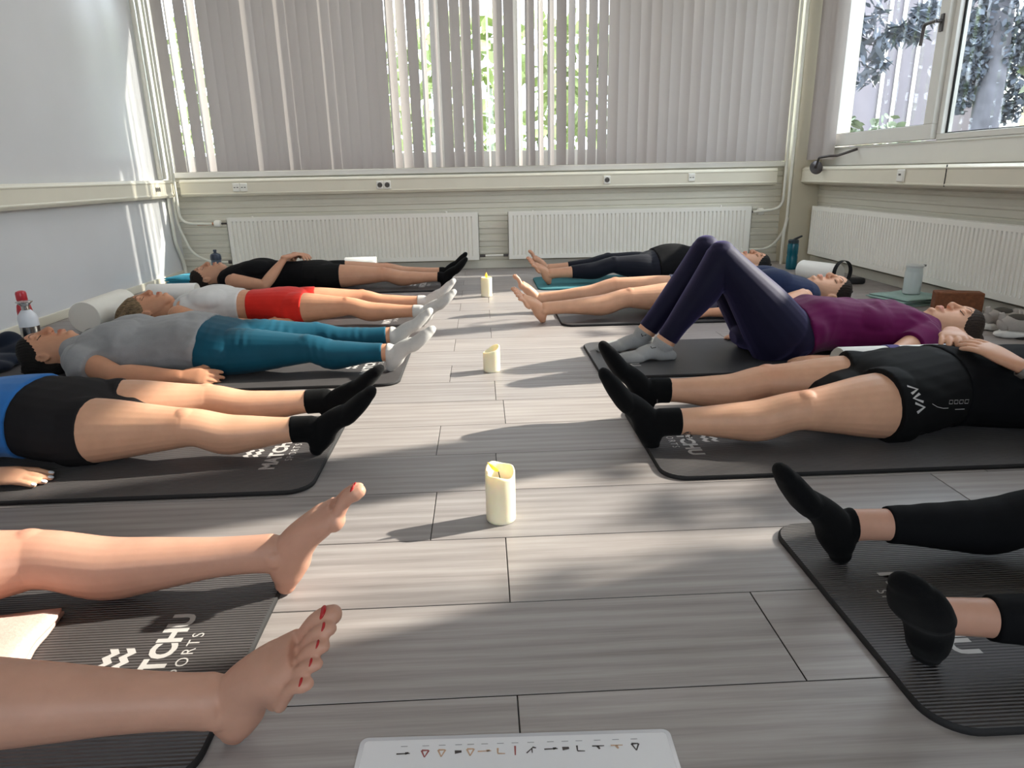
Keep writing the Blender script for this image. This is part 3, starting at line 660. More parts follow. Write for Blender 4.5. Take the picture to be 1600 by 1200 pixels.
# ---- feet and hands
def foot_frame(d, side, out, el, roll, yaw=0.0):
    """side -1 near / +1 far; returns toe direction a, dorsal normal n, medial m"""
    az, el, ro = math.radians(out), math.radians(el), math.radians(roll)
    a = np.array((d*math.cos(el)*math.cos(az), side*math.cos(el)*math.sin(az), math.sin(el)))
    n0 = np.array((-d*math.sin(el)*math.cos(az), -side*math.sin(el)*math.sin(az), math.cos(el)))
    m0 = nrm(np.cross(a, n0)); m0 = m0 if m0[1]*side < 0 else -m0
    return a, math.cos(ro)*n0-math.sin(ro)*m0, math.cos(ro)*m0+math.sin(ro)*n0
def foot_parts(O, fr, k, bare, curl=0.0):
    a, n, m = fr; P = lambda x, y, z: np.asarray(O)+k*(x*a+y*m+z*n)
    st = [(0.010, .0, .026, .023, .022, .018), (0.028, .0, .032, .030, .034, .026), (0.055, .0, .040, .032, .040, .033), (0.085, .003, .043, .033, .039, .028), (0.115, .004, .040, .036, .034, .024),
          (0.145, .003, .032, .041, .029, .023), (0.160, .005, .027, .0415, .025, .019), (0.184, .008, .022, .036, .019, .014)]
    L = [Loft([s[0] for s in st], [P(s[0], s[1], s[2]) for s in st], [k*s[3] for s in st], [k*s[4] for s in st], [k*s[5] for s in st], up=n, ex=2.3, caps='rf')]
    toes = []
    if bare:
        data = [(.184, .030, .254, .029, .0142), (.190, .0085, .249, .0085, .0098), (.184, -.0090, .238, -.0095, .0092), (.174, -.0250, .225, -.0265, .0088), (.156, -.0370, .206, -.0410, .0094)]
        for (x0, y0, x1, y1, r) in data:
            mid = (x0+x1)/2; h = 0.006
            pts = [P(x0-0.02, y0, .017), P(mid-0.006, (y0+y1)/2, .019+h*.5), P(x1-r*1.5, y1, .015), P(x1-r*0.9, y1, .011)]
            L.append(Loft([0, 1, 2, 3], pts, [k*r*.98, k*r*.86, k*r*1.06, k*r*.95], [k*r*.95, k*r*.80, k*r*.95, k*r*.8], [k*r*.95, k*r*.85, k*r*1.0, k*r*.9], up=n))
            toes.append((P(x1-r*1.15, y1, .012+r*.80), r*k, a, n, m))
        L.append(ellipsoid(P(.172, .029, .016), (.021*k, .019*k, .016*k), (a, m, n))); L.append(ellipsoid(P(.138, -.026, .019), (.030*k, .013*k, .014*k), (a, m, n)))
    else:
        st = [(.165, .001, .025, .047, .026, .023), (.200, .002, .022, .044, .024, .021), (.225, .006, .021, .038, .021, .019), (.242, .010, .020, .030, .016, .016)]
        L.append(Loft([s[0] for s in st], [P(s[0], s[1], s[2]) for s in st], [k*s[3] for s in st], [k*s[4] for s in st], [k*s[5] for s in st], up=n, ex=2.3))
    if bare: L.append(ellipsoid(P(.052, .0265, .072), (.015*k, .0085*k, .017*k), (a, m, n))); L.append(ellipsoid(P(.049, -.0265, .066), (.015*k, .0085*k, .017*k), (a, m, n)))
    ankle = P(.048, 0, .078); return L, ankle, toes
def hand_parts(W, h, p, ts, curl=12, k=1.0, spread=3, tcurl=20, thumb_open=38):
    """W wrist, h towards the fingers, p the way the palm faces, ts = +1/-1 thumb side along h x p"""
    h = nrm(h); p = nrm(np.asarray(p)-np.dot(p, h)*h); th = nrm(np.cross(h, p))*ts
    P = lambda a, b, c: np.asarray(W)+k*(a*h+b*th+c*p)
    L = [Loft([0, 1, 2, 3, 4], [P(-.012, 0, 0), P(.012, 0, 0), P(.042, .001, -.001), (P(.074, 0, -.003)), P(.094, -.001, -.002)], [k*x for x in (.026, .029, .037, .041, .038)], [k*x for x in (.018, .017, .015, .013, .011)], [k*x for x in (.018, .018, .017, .014, .011)], up=-p, ex=2.4)]
    tips = []
    for (b, ln, r, sp) in ((.030, .074, .0094, 1.2), (.010, .083, .0097, .3), (-.011, .077, .0093, -.6), (-.030, .060, .0083, -1.6)):
        pos = P(.086, b, -.002); pts = [pos]; ang = 0; rr = [r*1.02, r, r*.97, r*.88, r*.78]
        s = math.radians(spread*sp); hh = nrm(h*math.cos(s)+th*math.sin(s))
        for seg, cc in ((.44, .6), (.29, 1.2), (.17, .9), (.10, .2)):
            ang += math.radians(curl*cc); dv = hh*math.cos(ang)+p*math.sin(ang); pts.append(pts[-1]+k*ln*seg*dv)
        L.append(Loft(range(5), pts, [k*x for x in rr], [k*x*.95 for x in rr], up=-p)); 
        dn = -p*math.cos(ang)+hh*math.sin(ang); tips.append((pts[-1]-dv*r*k*0.2+dn*r*k*0.62, r*k, dv, dn, nrm(np.cross(dv, dn))))
    t0 = P(.018, .022, .006); o = math.radians(thumb_open); d1 = nrm(h*math.cos(o)+th*math.sin(o)+p*.25); d2 = nrm(d1+h*.35*math.sin(math.radians(tcurl))*2)
    pts = [t0, t0+k*.044*d1, t0+k*.074*d1+k*.004*d2, t0+k*.078*d1+k*.022*d2]
    L.append(Loft(range(4), pts, [k*x for x in (.0165, .0135, .0115, .0092)], [k*x for x in (.014, .0120, .0102, .0078)], up=-p))
    return L, tips
NAILRED = simple('red_nail_polish', (0.42, 0.012, 0.015, 1), 0.2, var=0.03); NAILWHITE = simple('pale_nail_polish', srgb(222, 226, 235), 0.25, var=0.02)
NAILSKIN = simple('natural_nail', srgb(222, 176, 158), 0.35, var=0.03)
def nail(name, spec, mat, parent, w=0.62, l=0.8):
    c, r, a, n, m = spec
    V, F = ellipsoid(c, (r*l, r*w, r*0.20), (a, m, n), 8); o = meshobj(name, V, F, mat, None, True); setloc(o, parent)

# ---- head
HEAD = [(-.118, .062, -.010, .030), (-.105, .083, -.012, .042), (-.085, .088, -.030, .050), (-.060, .086, -.050, .057), (-.035, .084, -.068, .063), (-.005, .081, -.084, .0685), (.025, .0815, -.093, .072), (.050, .085, -.097, .0735),
        (.075, .079, -.092, .071), (.098, .060, -.076, .060), (.114, .032, -.050, .042), (.121, .005, -.020, .020)]
class Head:
    def __init__(s, Hc, d, tilt=0, turn=0, k=1.0, near=-1):
        f = np.array((0, 0, 1.)); c = np.array((-d*1., 0, 0)); l = np.array((0, near*1., 0))
        t = math.radians(tilt); f, c = math.cos(t)*f+math.sin(t)*c, math.cos(t)*c-math.sin(t)*f
        y = math.radians(turn); f, l = math.cos(y)*f+math.sin(y)*l, math.cos(y)*l-math.sin(y)*f
        s.o = np.asarray(Hc, float); s.f, s.c, s.l, s.k = f, c, l, k
    def P(s, l, f, c): return s.o+s.k*(l*s.l+f*s.f+c*s.c)
    def local(s, V): q = (np.asarray(V)-s.o)/s.k; return np.column_stack([q @ s.l, q @ s.f, q @ s.c])
    def E(s, l, f, c, r): return ellipsoid(s.P(l, f, c), [x*s.k for x in r], (s.l, s.f, s.c), 10)
    def slices(s, S, e=0.0, ex=2.15, caps='rr'):
        k = s.k
        return Loft([q[0] for q in S], [s.P(0, (q[1]+q[2])/2, q[0]) for q in S], [k*(q[3]+e) for q in S], [k*((q[1]-q[2])/2+e) for q in S], up=s.f, ex=ex, sub=4, caps=caps)
    def parts(s):
        k = s.k; L = [s.slices(HEAD)]
        def lf(pts, a, b): L.append(Loft(range(len(pts)), [s.P(*p) for p in pts], [k*x for x in a], [k*x for x in b], up=s.f))
        lf([(0, .076, .046), (0, .083, .028), (0, .092, .006), (0, .101, -.013), (0, .098, -.024)], (.008, .0065, .008, .0105, .0095), (.010, .010, .011, .012, .009))   # nose
        for q in (-1, 1):
            L.append(s.E(q*.0115, .088, -.020, (.0075, .009, .008)))                      # nostril wing
            L.append(s.E(q*.031, .0675, .021, (.0150, .0150, .0095)))                     # closed lid
            L.append(s.E(q*.029, .074, .044, (.024, .0095, .0085)))                       # brow ridge
            L.append(s.E(q*.072, -.010, -.008, (.0055, .017, .030)))                      # ear
            for e_ in range(7):
                t_ = math.radians(-70+e_*40); L.append(s.E(q*.0775, -.012-.013*math.cos(t_)*1.0, -.006+.024*math.sin(t_), (.0042, .0050, .0060)))   # rim of the ear
        lf([(-.024, .079, -.064), (-.010, .0925, -.0595), (0, .0945, -.0605), (.010, .0925, -.0595), (.024, .079, -.064)], (.004, .0055, .0055, .0055, .004), (.004, .0055, .006, .0055, .004))
        lf([(-.022, .079, -.068), (-.008, .0925, -.0735), (.008, .0925, -.0735), (.022, .079, -.068)], (.004, .0065, .0065, .004), (.004, .0065, .0065, .004))
        L.append(s.E(0, .080, -.102, (.021, .014, .014)))                                 # chin
        return L
BROW = simple('brow_hair', (0.05, 0.032, 0.022, 1), 0.8)

# ---- the whole figure
SHIN_A = [(0, .052, .054, .050), (.10, .051, .050, .053), (.30, .052, .044, .068), (.50, .046, .040, .056), (.75, .036, .035, .038), (.92, .0315, .034, .035), (1.0, .032, .036, .036)]
THIGH_A = [(-.08, .070, .065, .070), (.0, .089, .084, .088), (.15, .092, .090, .087), (.40, .084, .084, .078), (.70, .067, .068, .064), (.90, .056, .058, .055), (1.0, .053, .054, .050)]
TORSO = [(.245, .052, .058, .148), (.285, .095, .040, .165), (.312, .145, .024, .178), (.345, .170, .015, .196), (.40, .168, .012, .212), (.47, .155, .012, .218), (.55, .140, .014, .212), (.64, .127, .022, .202), (.70, .126, .026, .198),
         (.77, .143, .020, .203), (.84, .166, .010, .208), (.90, .176, .006, .206), (.95, .166, .010, .192), (.985, .125, .03, .165)]
def figure(cfg):
    d, k = cfg['d'], cfg['S']/1.66; x0, yc = cfg['x0'], cfg['yc']; g = cfg.get('girth', 1.0); kk = k**0.6; vox = cfg.get('voxel', 0.004)
    zf = cfg.get('zf', MAT_T); zb = zf-0.012
    W = lambda t, l, z: np.array((x0+d*t*k, yc+l*k, zb+z*kk))
    root = empty('person', (x0+d*0.9*k, yc, 0), cfg['label'], 'person', 'people lying in rest')
    mx0, mx1 = cfg['mat']; 
    def clampz(e):
        def f(P):
            on = (P[:, 0] > min(mx0, mx1)) & (P[:, 0] < max(mx0, mx1))
            return np.where(on, zf+e, 0.001+e)
        return f
    tg = cfg.get('torso', 1.0); zt = cfg.get('ztop', 1.0)
    T = [(t, a*(g if t > .6 else 0.5+0.5*g)*tg, b, (c*zt if t > .33 else c)*(0.6+0.4*g)) for t, a, b, c in TORSO]
    if 'belly' in cfg:
        T = [(t, a, b, c+cfg['belly']*math.exp(-((t-.72)/.12)**2)) for t, a, b, c in T]
    torso = Loft([t[0] for t in T], [W(t[0], 0, (t[2]+t[3])/2) for t in T], [t[1]*kk for t in T], [(t[3]-t[2])/2*kk for t in T], ex=2.35)
    items = [torso]; bust = cfg.get('bust', 1.0); busts = []
    if bust > 0:
        for q in (-1, 1): busts.append(ellipsoid(W(cfg.get('bt', .47), q*.066, .162), (.125*kk, .094*kk, .070*kk*bust)))
    items += busts
    hd = Head(W(cfg.get('th', .114), cfg.get('lh', 0.0), .1075+cfg.get('dzh', 0)), d, cfg.get('tilt', 0), cfg.get('turn', 0), kk*cfg.get('hk', 1.0))
    items += hd.parts()
    items.append(Loft([0, 1, 2, 3], [hd.P(0, -.022, -.02), hd.P(0, -.018, -.07), W(.262, cfg.get('lh', 0)*.5, .098), W(.33, 0, .10)], [.050*kk, .050*kk, .056*kk, .075*kk], [.050*kk, .052*kk, .052*kk, .05*kk]))
    limbs = {}; nails = []
    for side, nm in ((-1, 'near'), (1, 'far')):
        lg = cfg['legs'][nm]; bare = cfg.get('bare', True); fk = kk*cfg.get('footk', 1.0)
        fr = foot_frame(d, side, lg.get('out', 12), lg.get('el', 52), lg.get('roll', 18))
        heel = np.array((lg['heel'][0], lg['heel'][1], 0.0))
        fl, ank, toes = foot_parts(heel, fr, fk, bare)
        lo = geo(fl[0])[0][:, 2].min(); onmat = min(mx0, mx1) < heel[0] < max(mx0, mx1); dz = (zf if onmat else 0.0)-lo-0.002+lg.get('dz', 0)
        heel[2] = dz; fl, ank, toes = foot_parts(heel, fr, fk, bare)
        H = W(.905, side*.088*tg**.5, .102+cfg.get('dzhip', 0)) if 'hip' not in lg else np.array(lg['hip']); K = np.array(lg['knee'])
        up1 = lg.get('up1', (0, side*lg.get('ext', .25), 1)); up2 = lg.get('up2', (0, side*lg.get('ext', .25), 1))
        gl = g*kk*lg.get('g', 1.0)
        sg = lg.get('sag', (0, 0, -.010, -.008, -.004, 0, 0)); hv = K-H
        th = Loft([q[0] for q in THIGH_A], [H+hv*q[0] for q in THIGH_A], [gl*q[1] for q in THIGH_A], [gl*q[2] for q in THIGH_A], [gl*q[3]*(1+lg.get('ham', 0)*max(0, 1-q[0]/.8)) for q in THIGH_A], up=up1)
        sv = ank-K
        sc = cfg.get('calf', 1.0)
        sh = Loft([q[0] for q in SHIN_A], [K+sv*q[0]+np.array((0, 0, z)) for q, z in zip(SHIN_A, sg)], [gl*sc*q[1] for q in SHIN_A], [gl*q[2] for q in SHIN_A], [gl*sc*q[3] for q in SHIN_A], up=up2)
        u2 = nrm(np.asarray(up2, float)+np.asarray(up1, float)); t2 = nrm(sv+hv); s2 = nrm(np.cross(t2, u2)); u2 = np.cross(s2, t2)
        knee = ellipsoid(K+u2*.031*gl, (.036*gl, .031*gl, .0262*gl), (t2, s2, u2), 10)
        limbs[nm] = dict(thigh=th, shin=sh, foot=fl, knee=knee, ank=ank, K=K, heel=heel, fr=fr, toes=toes)
        items += [th, sh, knee]+fl
        if bare: nails += [('toenail', t) for t in toes]
        # arm
        am = cfg.get('arms', {}).get(nm, {})
        S = W(.335, side*.158, .098); E = np.array(am['elbow']) if 'elbow' in am else W(.60, side*.235, .052); Wr = np.array(am['wrist']) if 'wrist' in am else W(.815, side*.255, .038)
        ak = kk*cfg.get('armg', 1.0); ae = E-S; aw = Wr-E
        ua = [(-.06, .046, .048), (.0, .052, .056), (.2, .050, .052), (.55, .043, .044), (.9, .037, .037), (1.0, .036, .036)]
        fa = [(0, .036, .036), (.22, .041, .039), (.5, .037, .034), (.8, .029, .024), (1.0, .026, .020)]
        hdir = np.array(am.get('hand', (d, 0, 0)), float); palm = np.array(am.get('palm', (0, 0, -1)), float)
        bulge = nrm(np.cross(aw, palm))
        uarm = Loft([q[0] for q in ua], [S+ae*q[0] for q in ua], [ak*q[1] for q in ua], [ak*q[2] for q in ua], up=(0, 0, 1) if abs(nrm(ae)[2]) < .9 else (1, 0, 0))
        farm = Loft([q[0] for q in fa], [E+aw*q[0] for q in fa], [ak*q[1] for q in fa], [ak*q[2] for q in fa], up=palm)
        ts = am.get('thumb', 1 if np.dot(np.cross(hdir, palm), (0, -side, 0)) > 0 else -1)
        hp, tips = hand_parts(Wr+nrm(aw)*.008, hdir, palm, ts, am.get('curl', 12), kk*cfg.get('handk', 1.0), am.get('spread', 3), am.get('tcurl', 20), am.get('topen', 38))
        limbs[nm].update(uarm=uarm, farm=farm, tips=tips, Wr=Wr, E=E, palm=palm, aw=aw); items += [uarm, farm]+hp
        nails += [('fingernail', t) for t in tips]
    body, P = fuse('body', items, cfg['skin'], root, vox, cfg.get('smooth', 3), clamp=clampz(0.0035))
    # colour that belongs to the skin: lips, and a little red at knees, heels, toes and knuckles
    q = hd.local(P); lip = np.exp(-((q[:, 2]+.066)/.0085)**4)*np.exp(-(q[:, 0]/.024)**4)*(q[:, 1] > .074)
    fl = np.zeros(len(P))
    for nm in limbs:
        L = limbs[nm]; a = L['fr'][0]
        fl += 0.55*np.exp(-np.sum((P-L['K']-np.array((0, 0, .045)))**2, 1)/.05**2)+0.6*np.exp(-np.sum((P-L['heel']-a*.01)**2, 1)/.05**2)+0.5*np.exp(-np.sum((P-L['heel']-a*.225)**2, 1)/.045**2)+.35*np.exp(-np.sum((P-L['Wr'])**2, 1)/.12**2)
    fl += 0.4*np.exp(-((q[:, 2]+.02)**2+(q[:, 0]*.8)**2+(q[:, 1]-.09)**2)/.03**2)
    for nme, arr in (('lip', lip), ('flush', np.clip(fl, 0, 1))):
        at = body.data.attributes.new(nme, 'FLOAT', 'POINT'); at.data.foreach_set('value', arr.astype(np.float32))
    tree_ = bvh_of(body)
    if cfg.get('face', True):
        def onface(l, c):
            hit = tree_.ray_cast(Vector(hd.P(l, .2, c)), Vector(-hd.f)); return np.array(hit[0]) if hit[0] is not None else hd.P(l, .085, c)
        for s in (-1, 1):
            for nme, pts, r in (('eyebrow', [(s*.012, .047), (s*.026, .053), (s*.040, .052), (s*.050, .045)], .0030), ('eyelashes', [(s*.017, .0165), (s*.026, .0125), (s*.036, .0125), (s*.046, .017)], .0019)):
                C = [onface(*p) for p in pts]; L = Loft(range(4), C, [r*.5, r*1.2, r, r*.4], [r*.45, r*.6, r*.6, r*.4], up=hd.f, sub=4)
                V, F = L.mesh(8); setloc(meshobj(nme, V, F, cfg.get('brow', BROW), None, True), root)
    # hair
    hr = cfg.get('hair')
    if hr:
        HS = [(-.075, -.045, -.082, .046), (-.050, -.036, -.096, .064), (-.020, -.034, -.104, .074), (.008, -.024, -.109, .079), (.030, .012, -.111, .0815), (.052, .044, -.109, .0815), (.070, .072, -.102, .079), (.088, .074, -.092, .073), (.106, .056, -.075, .060), (.122, .026, -.048, .042), (.130, .0, -.02, .02)]
        hi = [hd.slices(HS, hr.get('e', 0.0), 2.9)]
        for l, f, c, r in hr.get('blobs', ()): hi.append(hd.E(l, f, c, r))
        for pts, r in hr.get('locks', ()): hi.append(Loft(range(len(pts)), [hd.P(*p) for p in pts], [x*1.6*kk for x in r], [x*kk for x in r], up=hd.f))
        def strands(P, N):
            q = hd.local(P); ph = np.arctan2(q[:, 0], q[:, 1]+.02)*26+q[:, 2]*20
            return P+N*(0.0009*np.sin(ph*1.7+3*np.sin(q[:, 2]*40)))[:, None]
        fuse('hair', hi, hr['mat'], root, vox, 2, post=strands, clamp=clampz(0.001))
    # clothes
    out = {}
    for c in cfg['clothes']:
        e, kind = c.get('e', .005), c['kind']; it = []; e = e+.003 if kind == 'top' else e
        if kind == 'top':
            it.append(torso.sub(c['t0'], c['t1'], e, c.get('caps', 'rf')))
            if busts: it += [ellipsoid(W(cfg.get('bt', .47), q*.066, .162), (.125*kk+e, .094*kk+e, .070*kk*bust+e)) for q in (-1, 1)]
            if 'sleeve' in c:
                for nm in limbs: it.append(limbs[nm]['uarm'].sub(-.06, c['sleeve'], e+c.get('es', .006), 'rf'))
                it.append(Loft([0, 1, 2], [limbs['near']['uarm'].D[0, 1:4], W(.335, 0, .105), limbs['far']['uarm'].D[0, 1:4]], [.050*kk+e]*3, [.050*kk+e, .080*kk+e, .050*kk+e], up=(0, 0, 1)))
            if c.get('straps'):
                for s_ in (-1, 1): it.append(Loft([0, 1, 2, 3], [W(.40, s_*.085, .180), W(.335, s_*.095, .168), W(.305, s_*.095, .12), W(.33, s_*.09, .04)], [.020*kk]*4, [.030*kk, .026*kk, .026*kk, .02], up=(0, 0, 1)))
        if kind == 'bottom':
            it.append(torso.sub(c['t0'], .985, e, 'fr'))
            for nm in limbs:
                L = limbs[nm]; u = c['leg']
                it.append(L['thigh'].sub(-.08, min(u, 1.0), e+c.get('el', 0), 'rf' if u <= 1 else 'rr'))
                if u > 1: it.append(L['shin'].sub(0, u-1, e, 'rf')); kc = np.mean(L['knee'][0], 0); it.append((kc+(L['knee'][0]-kc)*(1+e/.026), L['knee'][1]))
        if kind == 'sock':
            for nm in limbs:
                L = limbs[nm]; it = [Loft(None, None, None, None) if False else l_.sub(l_.D[0, 0], l_.D[-1, 0], e, 'rr') if isinstance(l_, Loft) else None for l_ in L['foot']]; it = [x for x in it if x is not None]
                it.append(L['shin'].sub(c['u'], 1.0, e, 'fr'))
                o, _ = fuse('sock', it, c['mat'], root, vox, 3, clamp=clampz(0.001)); out['sock_'+nm] = o
            continue
        post = wrinkle(*c['wr']) if 'wr' in c else None
        o, _ = fuse(c['name'], it, c['mat'], root, c.get('voxel', vox+.001), c.get('smooth', 11 if kind == 'top' else 4), post=post, clamp=clampz(0.001)); out[c['name']] = o
    for nme, t in nails:
        if nme == 'toenail' and cfg.get('toenail'): nail('toenail', t, cfg['toenail'], root, .72, .72)
        if nme == 'fingernail' and cfg.get('fingernail'): nail('fingernail', t, cfg['fingernail'], root, .66, .95)
    return root, limbs, out, hd, body
def decal(target, VF, origin, ax, ay, dirn, mat, parent, name, off=0.0012, cuts=0):
    """printed mark: flat outline pressed onto the surface of target along dirn"""
    V, F = VF; tr = bvh_of(target); W = []
    for (a, b, _) in V:
        p = Vector(np.asarray(origin)+a*nrm(ax)+b*nrm(ay))-Vector(dirn)*0.15
        h = tr.ray_cast(p, Vector(dirn).normalized()); W.append((h[0]-Vector(dirn).normalized()*off) if h[0] is not None else p+Vector(dirn)*0.15)
    return setloc(meshobj(name, W, F, mat), parent)
# ---- the ten people and their mats
SK_A = skin('skin_light_warm', (0.66, 0.365, 0.235, 1)); SK_B = skin('skin_fair', (0.54, 0.292, 0.208, 1)); SK_C = skin('skin_tan', (0.60, 0.300, 0.180, 1)); SK_D = skin('skin_olive', (0.54, 0.290, 0.185, 1))
BLK = fabric('black_jersey', (0.005, 0.005, 0.006, 1), 0.85, sheen=0.0); BLK2 = fabric('black_shorts_fabric', (0.006, 0.006, 0.0065, 1), 0.75, sheen=0.0); CHAR = fabric('charcoal_shorts_fabric', (0.016, 0.0145, 0.0155, 1), 0.8, sheen=0.0)
BLUE = fabric('blue_shirt_fabric', (0.03, 0.16, 0.46, 1)); GREYT = fabric('heather_grey_jersey', (0.30, 0.30, 0.305, 1), 0.9, var=0.2); TEAL = fabric('teal_leggings_fabric', (0.006, 0.070, 0.115, 1), 0.55, sheen=0.05)
WHT = fabric('white_top_fabric', (0.62, 0.61, 0.60, 1)); RED = fabric('red_shorts_fabric', (0.62, 0.022, 0.014, 1), 0.7); SOCKW = fabric('white_sock_knit', (0.56, 0.54, 0.52, 1), 0.95, scale=500, bump=0.5); SOCKG = fabric('grey_sock_knit', (0.34, 0.34, 0.34, 1), 0.95, scale=500, bump=0.5)
SOCKK = fabric('black_sock_knit', (0.004, 0.004, 0.0045, 1), 0.95, scale=500, bump=0.5, sheen=0.03); NAVY = fabric('navy_leggings_fabric', (0.006, 0.007, 0.014, 1), 0.6, sheen=0.05); PURP = fabric('indigo_leggings_fabric', (0.008, 0.0075, 0.022, 1), 0.6, sheen=0.30, tint=(.42, .36, .85, 1))
MAG = fabric('plum_tee_fabric', (0.110, 0.004, 0.060, 1), 0.75); NAVT = fabric('navy_top_fabric', (0.010, 0.018, 0.055, 1), 0.8); LIL = fabric('lilac_shorts_fabric', (0.20, 0.20, 0.30, 1), 0.8)
H_BRN = hairmat('dark_brown_hair', (0.006, 0.004, 0.003, 1), (0.030, 0.019, 0.013, 1)); H_BLD = hairmat('blonde_streaked_hair', (0.05, 0.032, 0.018, 1), (0.40, 0.28, 0.16, 1)); H_MID = hairmat('chestnut_hair', (0.010, 0.0065, 0.005, 1), (0.055, 0.035, 0.025, 1)); H_BLK = hairmat('black_hair', (0.004, 0.0035, 0.0035, 1), (0.016, 0.013, 0.012, 1))
MATB = simple('dark_smooth_foam', (0.055, 0.054, 0.058, 1), 0.42, var=0.1); TEALM = simple('teal_towel_fabric', (0.035, 0.17, 0.20, 1), 0.95, bump=0.5, bscale=300)

yoga_mat(1, -0.435, 1.065, 'dark ribbed mat with pale lettering under the bare legs at the front left', width=0.61)
yoga_mat(1, -0.485, 2.000, 'dark ribbed mat under the black shorts and black socks on the left')
yoga_mat(1, -0.355, 2.965, 'dark mat under the person in teal leggings')
yoga_mat(1, -0.40, 3.99, 'dark mat under the person in red shorts', width=0.58)
yoga_mat(1, -0.30, 5.26, 'dark mat nearest the back radiator under the person in all black', width=0.58)
yoga_mat(-1, 0.66, 1.105, 'dark ribbed mat with pale lettering under black leggings at the front right', width=0.635)
yoga_mat(-1, 0.482, 1.995, 'dark mat under the person in black shorts with clasped hands', width=0.60, tex=0.135)
yoga_mat(-1, 0.478, 2.965, 'dark mat under the person with bent knees', width=0.60, mat=MATB, tex=0.168)
yoga_mat(-1, 0.43, 3.98, 'dark mat under the person in a navy top', width=0.62, logo=False, mat=MATB)
tm = yoga_mat(-1, 0.40, 5.20, 'teal mat under the bare feet at the back right', width=0.60, logo=False, mat=TEALM, edge=TEALM); tm['group'] = 'teal mats'

# front left
figure(dict(d=1, S=1.78, x0=-2.19, yc=1.05, mat=(-2.3, -0.435), skin=SK_B, label='person at front left, only bare legs and red-painted toes in view', bare=True, toenail=NAILRED, girth=1.08, footk=1.08, voxel=0.003, smooth=4,
    legs=dict(near=dict(heel=(-.380, .865), out=18, el=51, roll=26, knee=(-.90, .80, .152), ext=.35, g=1.08, sag=(0,)*7), far=dict(heel=(-.405, 1.245), out=8, el=55, roll=2, knee=(-.91, 1.23, .105), ext=.1)),
    face=False, hair=dict(mat=H_BRN), clothes=[dict(kind='bottom', name='shorts', t0=.74, leg=.25, mat=BLK2, e=.006), dict(kind='top', name='shirt', t0=.30, t1=.80, sleeve=.4, mat=GREYT, e=.010)]))
# second left
figure(dict(d=1, S=1.68, x0=-2.17, yc=2.06, mat=(-2.4, -0.485), skin=SK_A, label='person in charcoal shorts and black socks with pale nails', bare=False, fingernail=NAILWHITE, girth=1.10, belly=.03, voxel=.0035,
    legs=dict(near=dict(heel=(-.505, 1.955), out=6, el=46, roll=10, knee=(-.885, 1.93, .118)), far=dict(heel=(-.525, 2.20), out=6, el=44, roll=10, knee=(-.93, 2.20, .108))),
    arms=dict(near=dict(elbow=(-1.70, 1.79, .055), wrist=(-1.41, 1.80, .045), hand=(1, .06, -.10), palm=(0, .15, -1), curl=6, spread=1), far=dict()),
    face=False, hair=dict(mat=H_BRN), clothes=[dict(kind='bottom', name='shorts', t0=.72, leg=.25, mat=CHAR, e=.005, wr=(.002, 120, (1, 0, .2), 3)), dict(kind='top', name='shirt', t0=.29, t1=.775, sleeve=.5, mat=BLUE, e=.010), dict(kind='sock', u=.84, mat=SOCKK, e=.003)]))
# third left
figure(dict(d=1, S=1.64, x0=-2.02, yc=3.00, mat=(-2.2, -0.355), skin=SK_C, label='person in a grey tee and teal leggings with pale socks', bare=False, girth=1.10, torso=1.08, belly=.045, bust=1.12, armg=1.12,
    legs=dict(near=dict(heel=(-.395, 2.86), out=8, el=42, roll=10, knee=(-.755, 2.86, .118)), far=dict(heel=(-.415, 3.17), out=8, el=46, roll=10, knee=(-.79, 3.16, .106))),
    arms=dict(near=dict(elbow=(-1.50, 2.745, .060), wrist=(-1.26, 2.75, .045), hand=(1, 0, -.08), palm=(0, .75, -.65), curl=10, spread=3, topen=30), far=dict(elbow=(-1.50, 3.26, .06), wrist=(-1.26, 3.25, .045))),
    hair=dict(mat=H_BLK, blobs=[(0, -.075, .085, (.05, .035, .05))]), clothes=[dict(kind='bottom', name='leggings', t0=.76, leg=1.93, mat=TEAL, e=.004, wr=(.0022, 150, (1, 0, 0), 2)), dict(kind='top', name='tee_shirt', t0=.285, t1=.815, sleeve=.42, mat=GREYT, e=.009, es=.010, wr=(.009, 55, (.7, .2, -.5), 5, .006)), dict(kind='sock', u=.975, mat=SOCKW, e=.003)]))
# fourth left
figure(dict(d=1, S=1.70, x0=-2.03, yc=3.97, mat=(-2.3, -0.40), skin=SK_C, label='person in a white crop top and red shorts', bare=False, girth=.98, torso=.96, bust=.82, hk=.98, turn=4,
    legs=dict(near=dict(heel=(-.335, 3.81), out=8, el=44, roll=10, knee=(-.765, 3.83, .118)), far=dict(heel=(-.335, 4.10), out=8, el=48, roll=10, knee=(-.73, 4.11, .112))),
    arms=dict(near=dict(elbow=(-1.47, 3.72, .055), wrist=(-1.22, 3.75, .05), hand=(1, .05, -.05), palm=(0, .5, -.85), curl=14, topen=50), far=dict()),
    hair=dict(mat=H_BLD, e=.004, blobs=[(.02, -.07, .085, (.06, .04, .06))], locks=[([(-.05, .02, .10), (-.04, -.05, .155), (-.02, -.085, .19)], (.02, .022, .012)), ([(.05, .03, .09), (.06, -.04, .14), (.07, -.085, .17)], (.02, .02, .012)), ([(.03, .05, .10), (.03, -.01, .155), (.03, -.08, .185)], (.02, .024, .016))]),
    clothes=[dict(kind='bottom', name='shorts', t0=.675, leg=.30, mat=RED, e=.005, wr=(.0018, 130, (1, 0, 0), 1)), dict(kind='top', name='crop_top', t0=.345, t1=.632, straps=True, mat=WHT, e=.005, caps='ff', wr=(.0015, 110, (1, 0, .3), 8)), dict(kind='sock', u=.90, mat=SOCKW, e=.003)]))
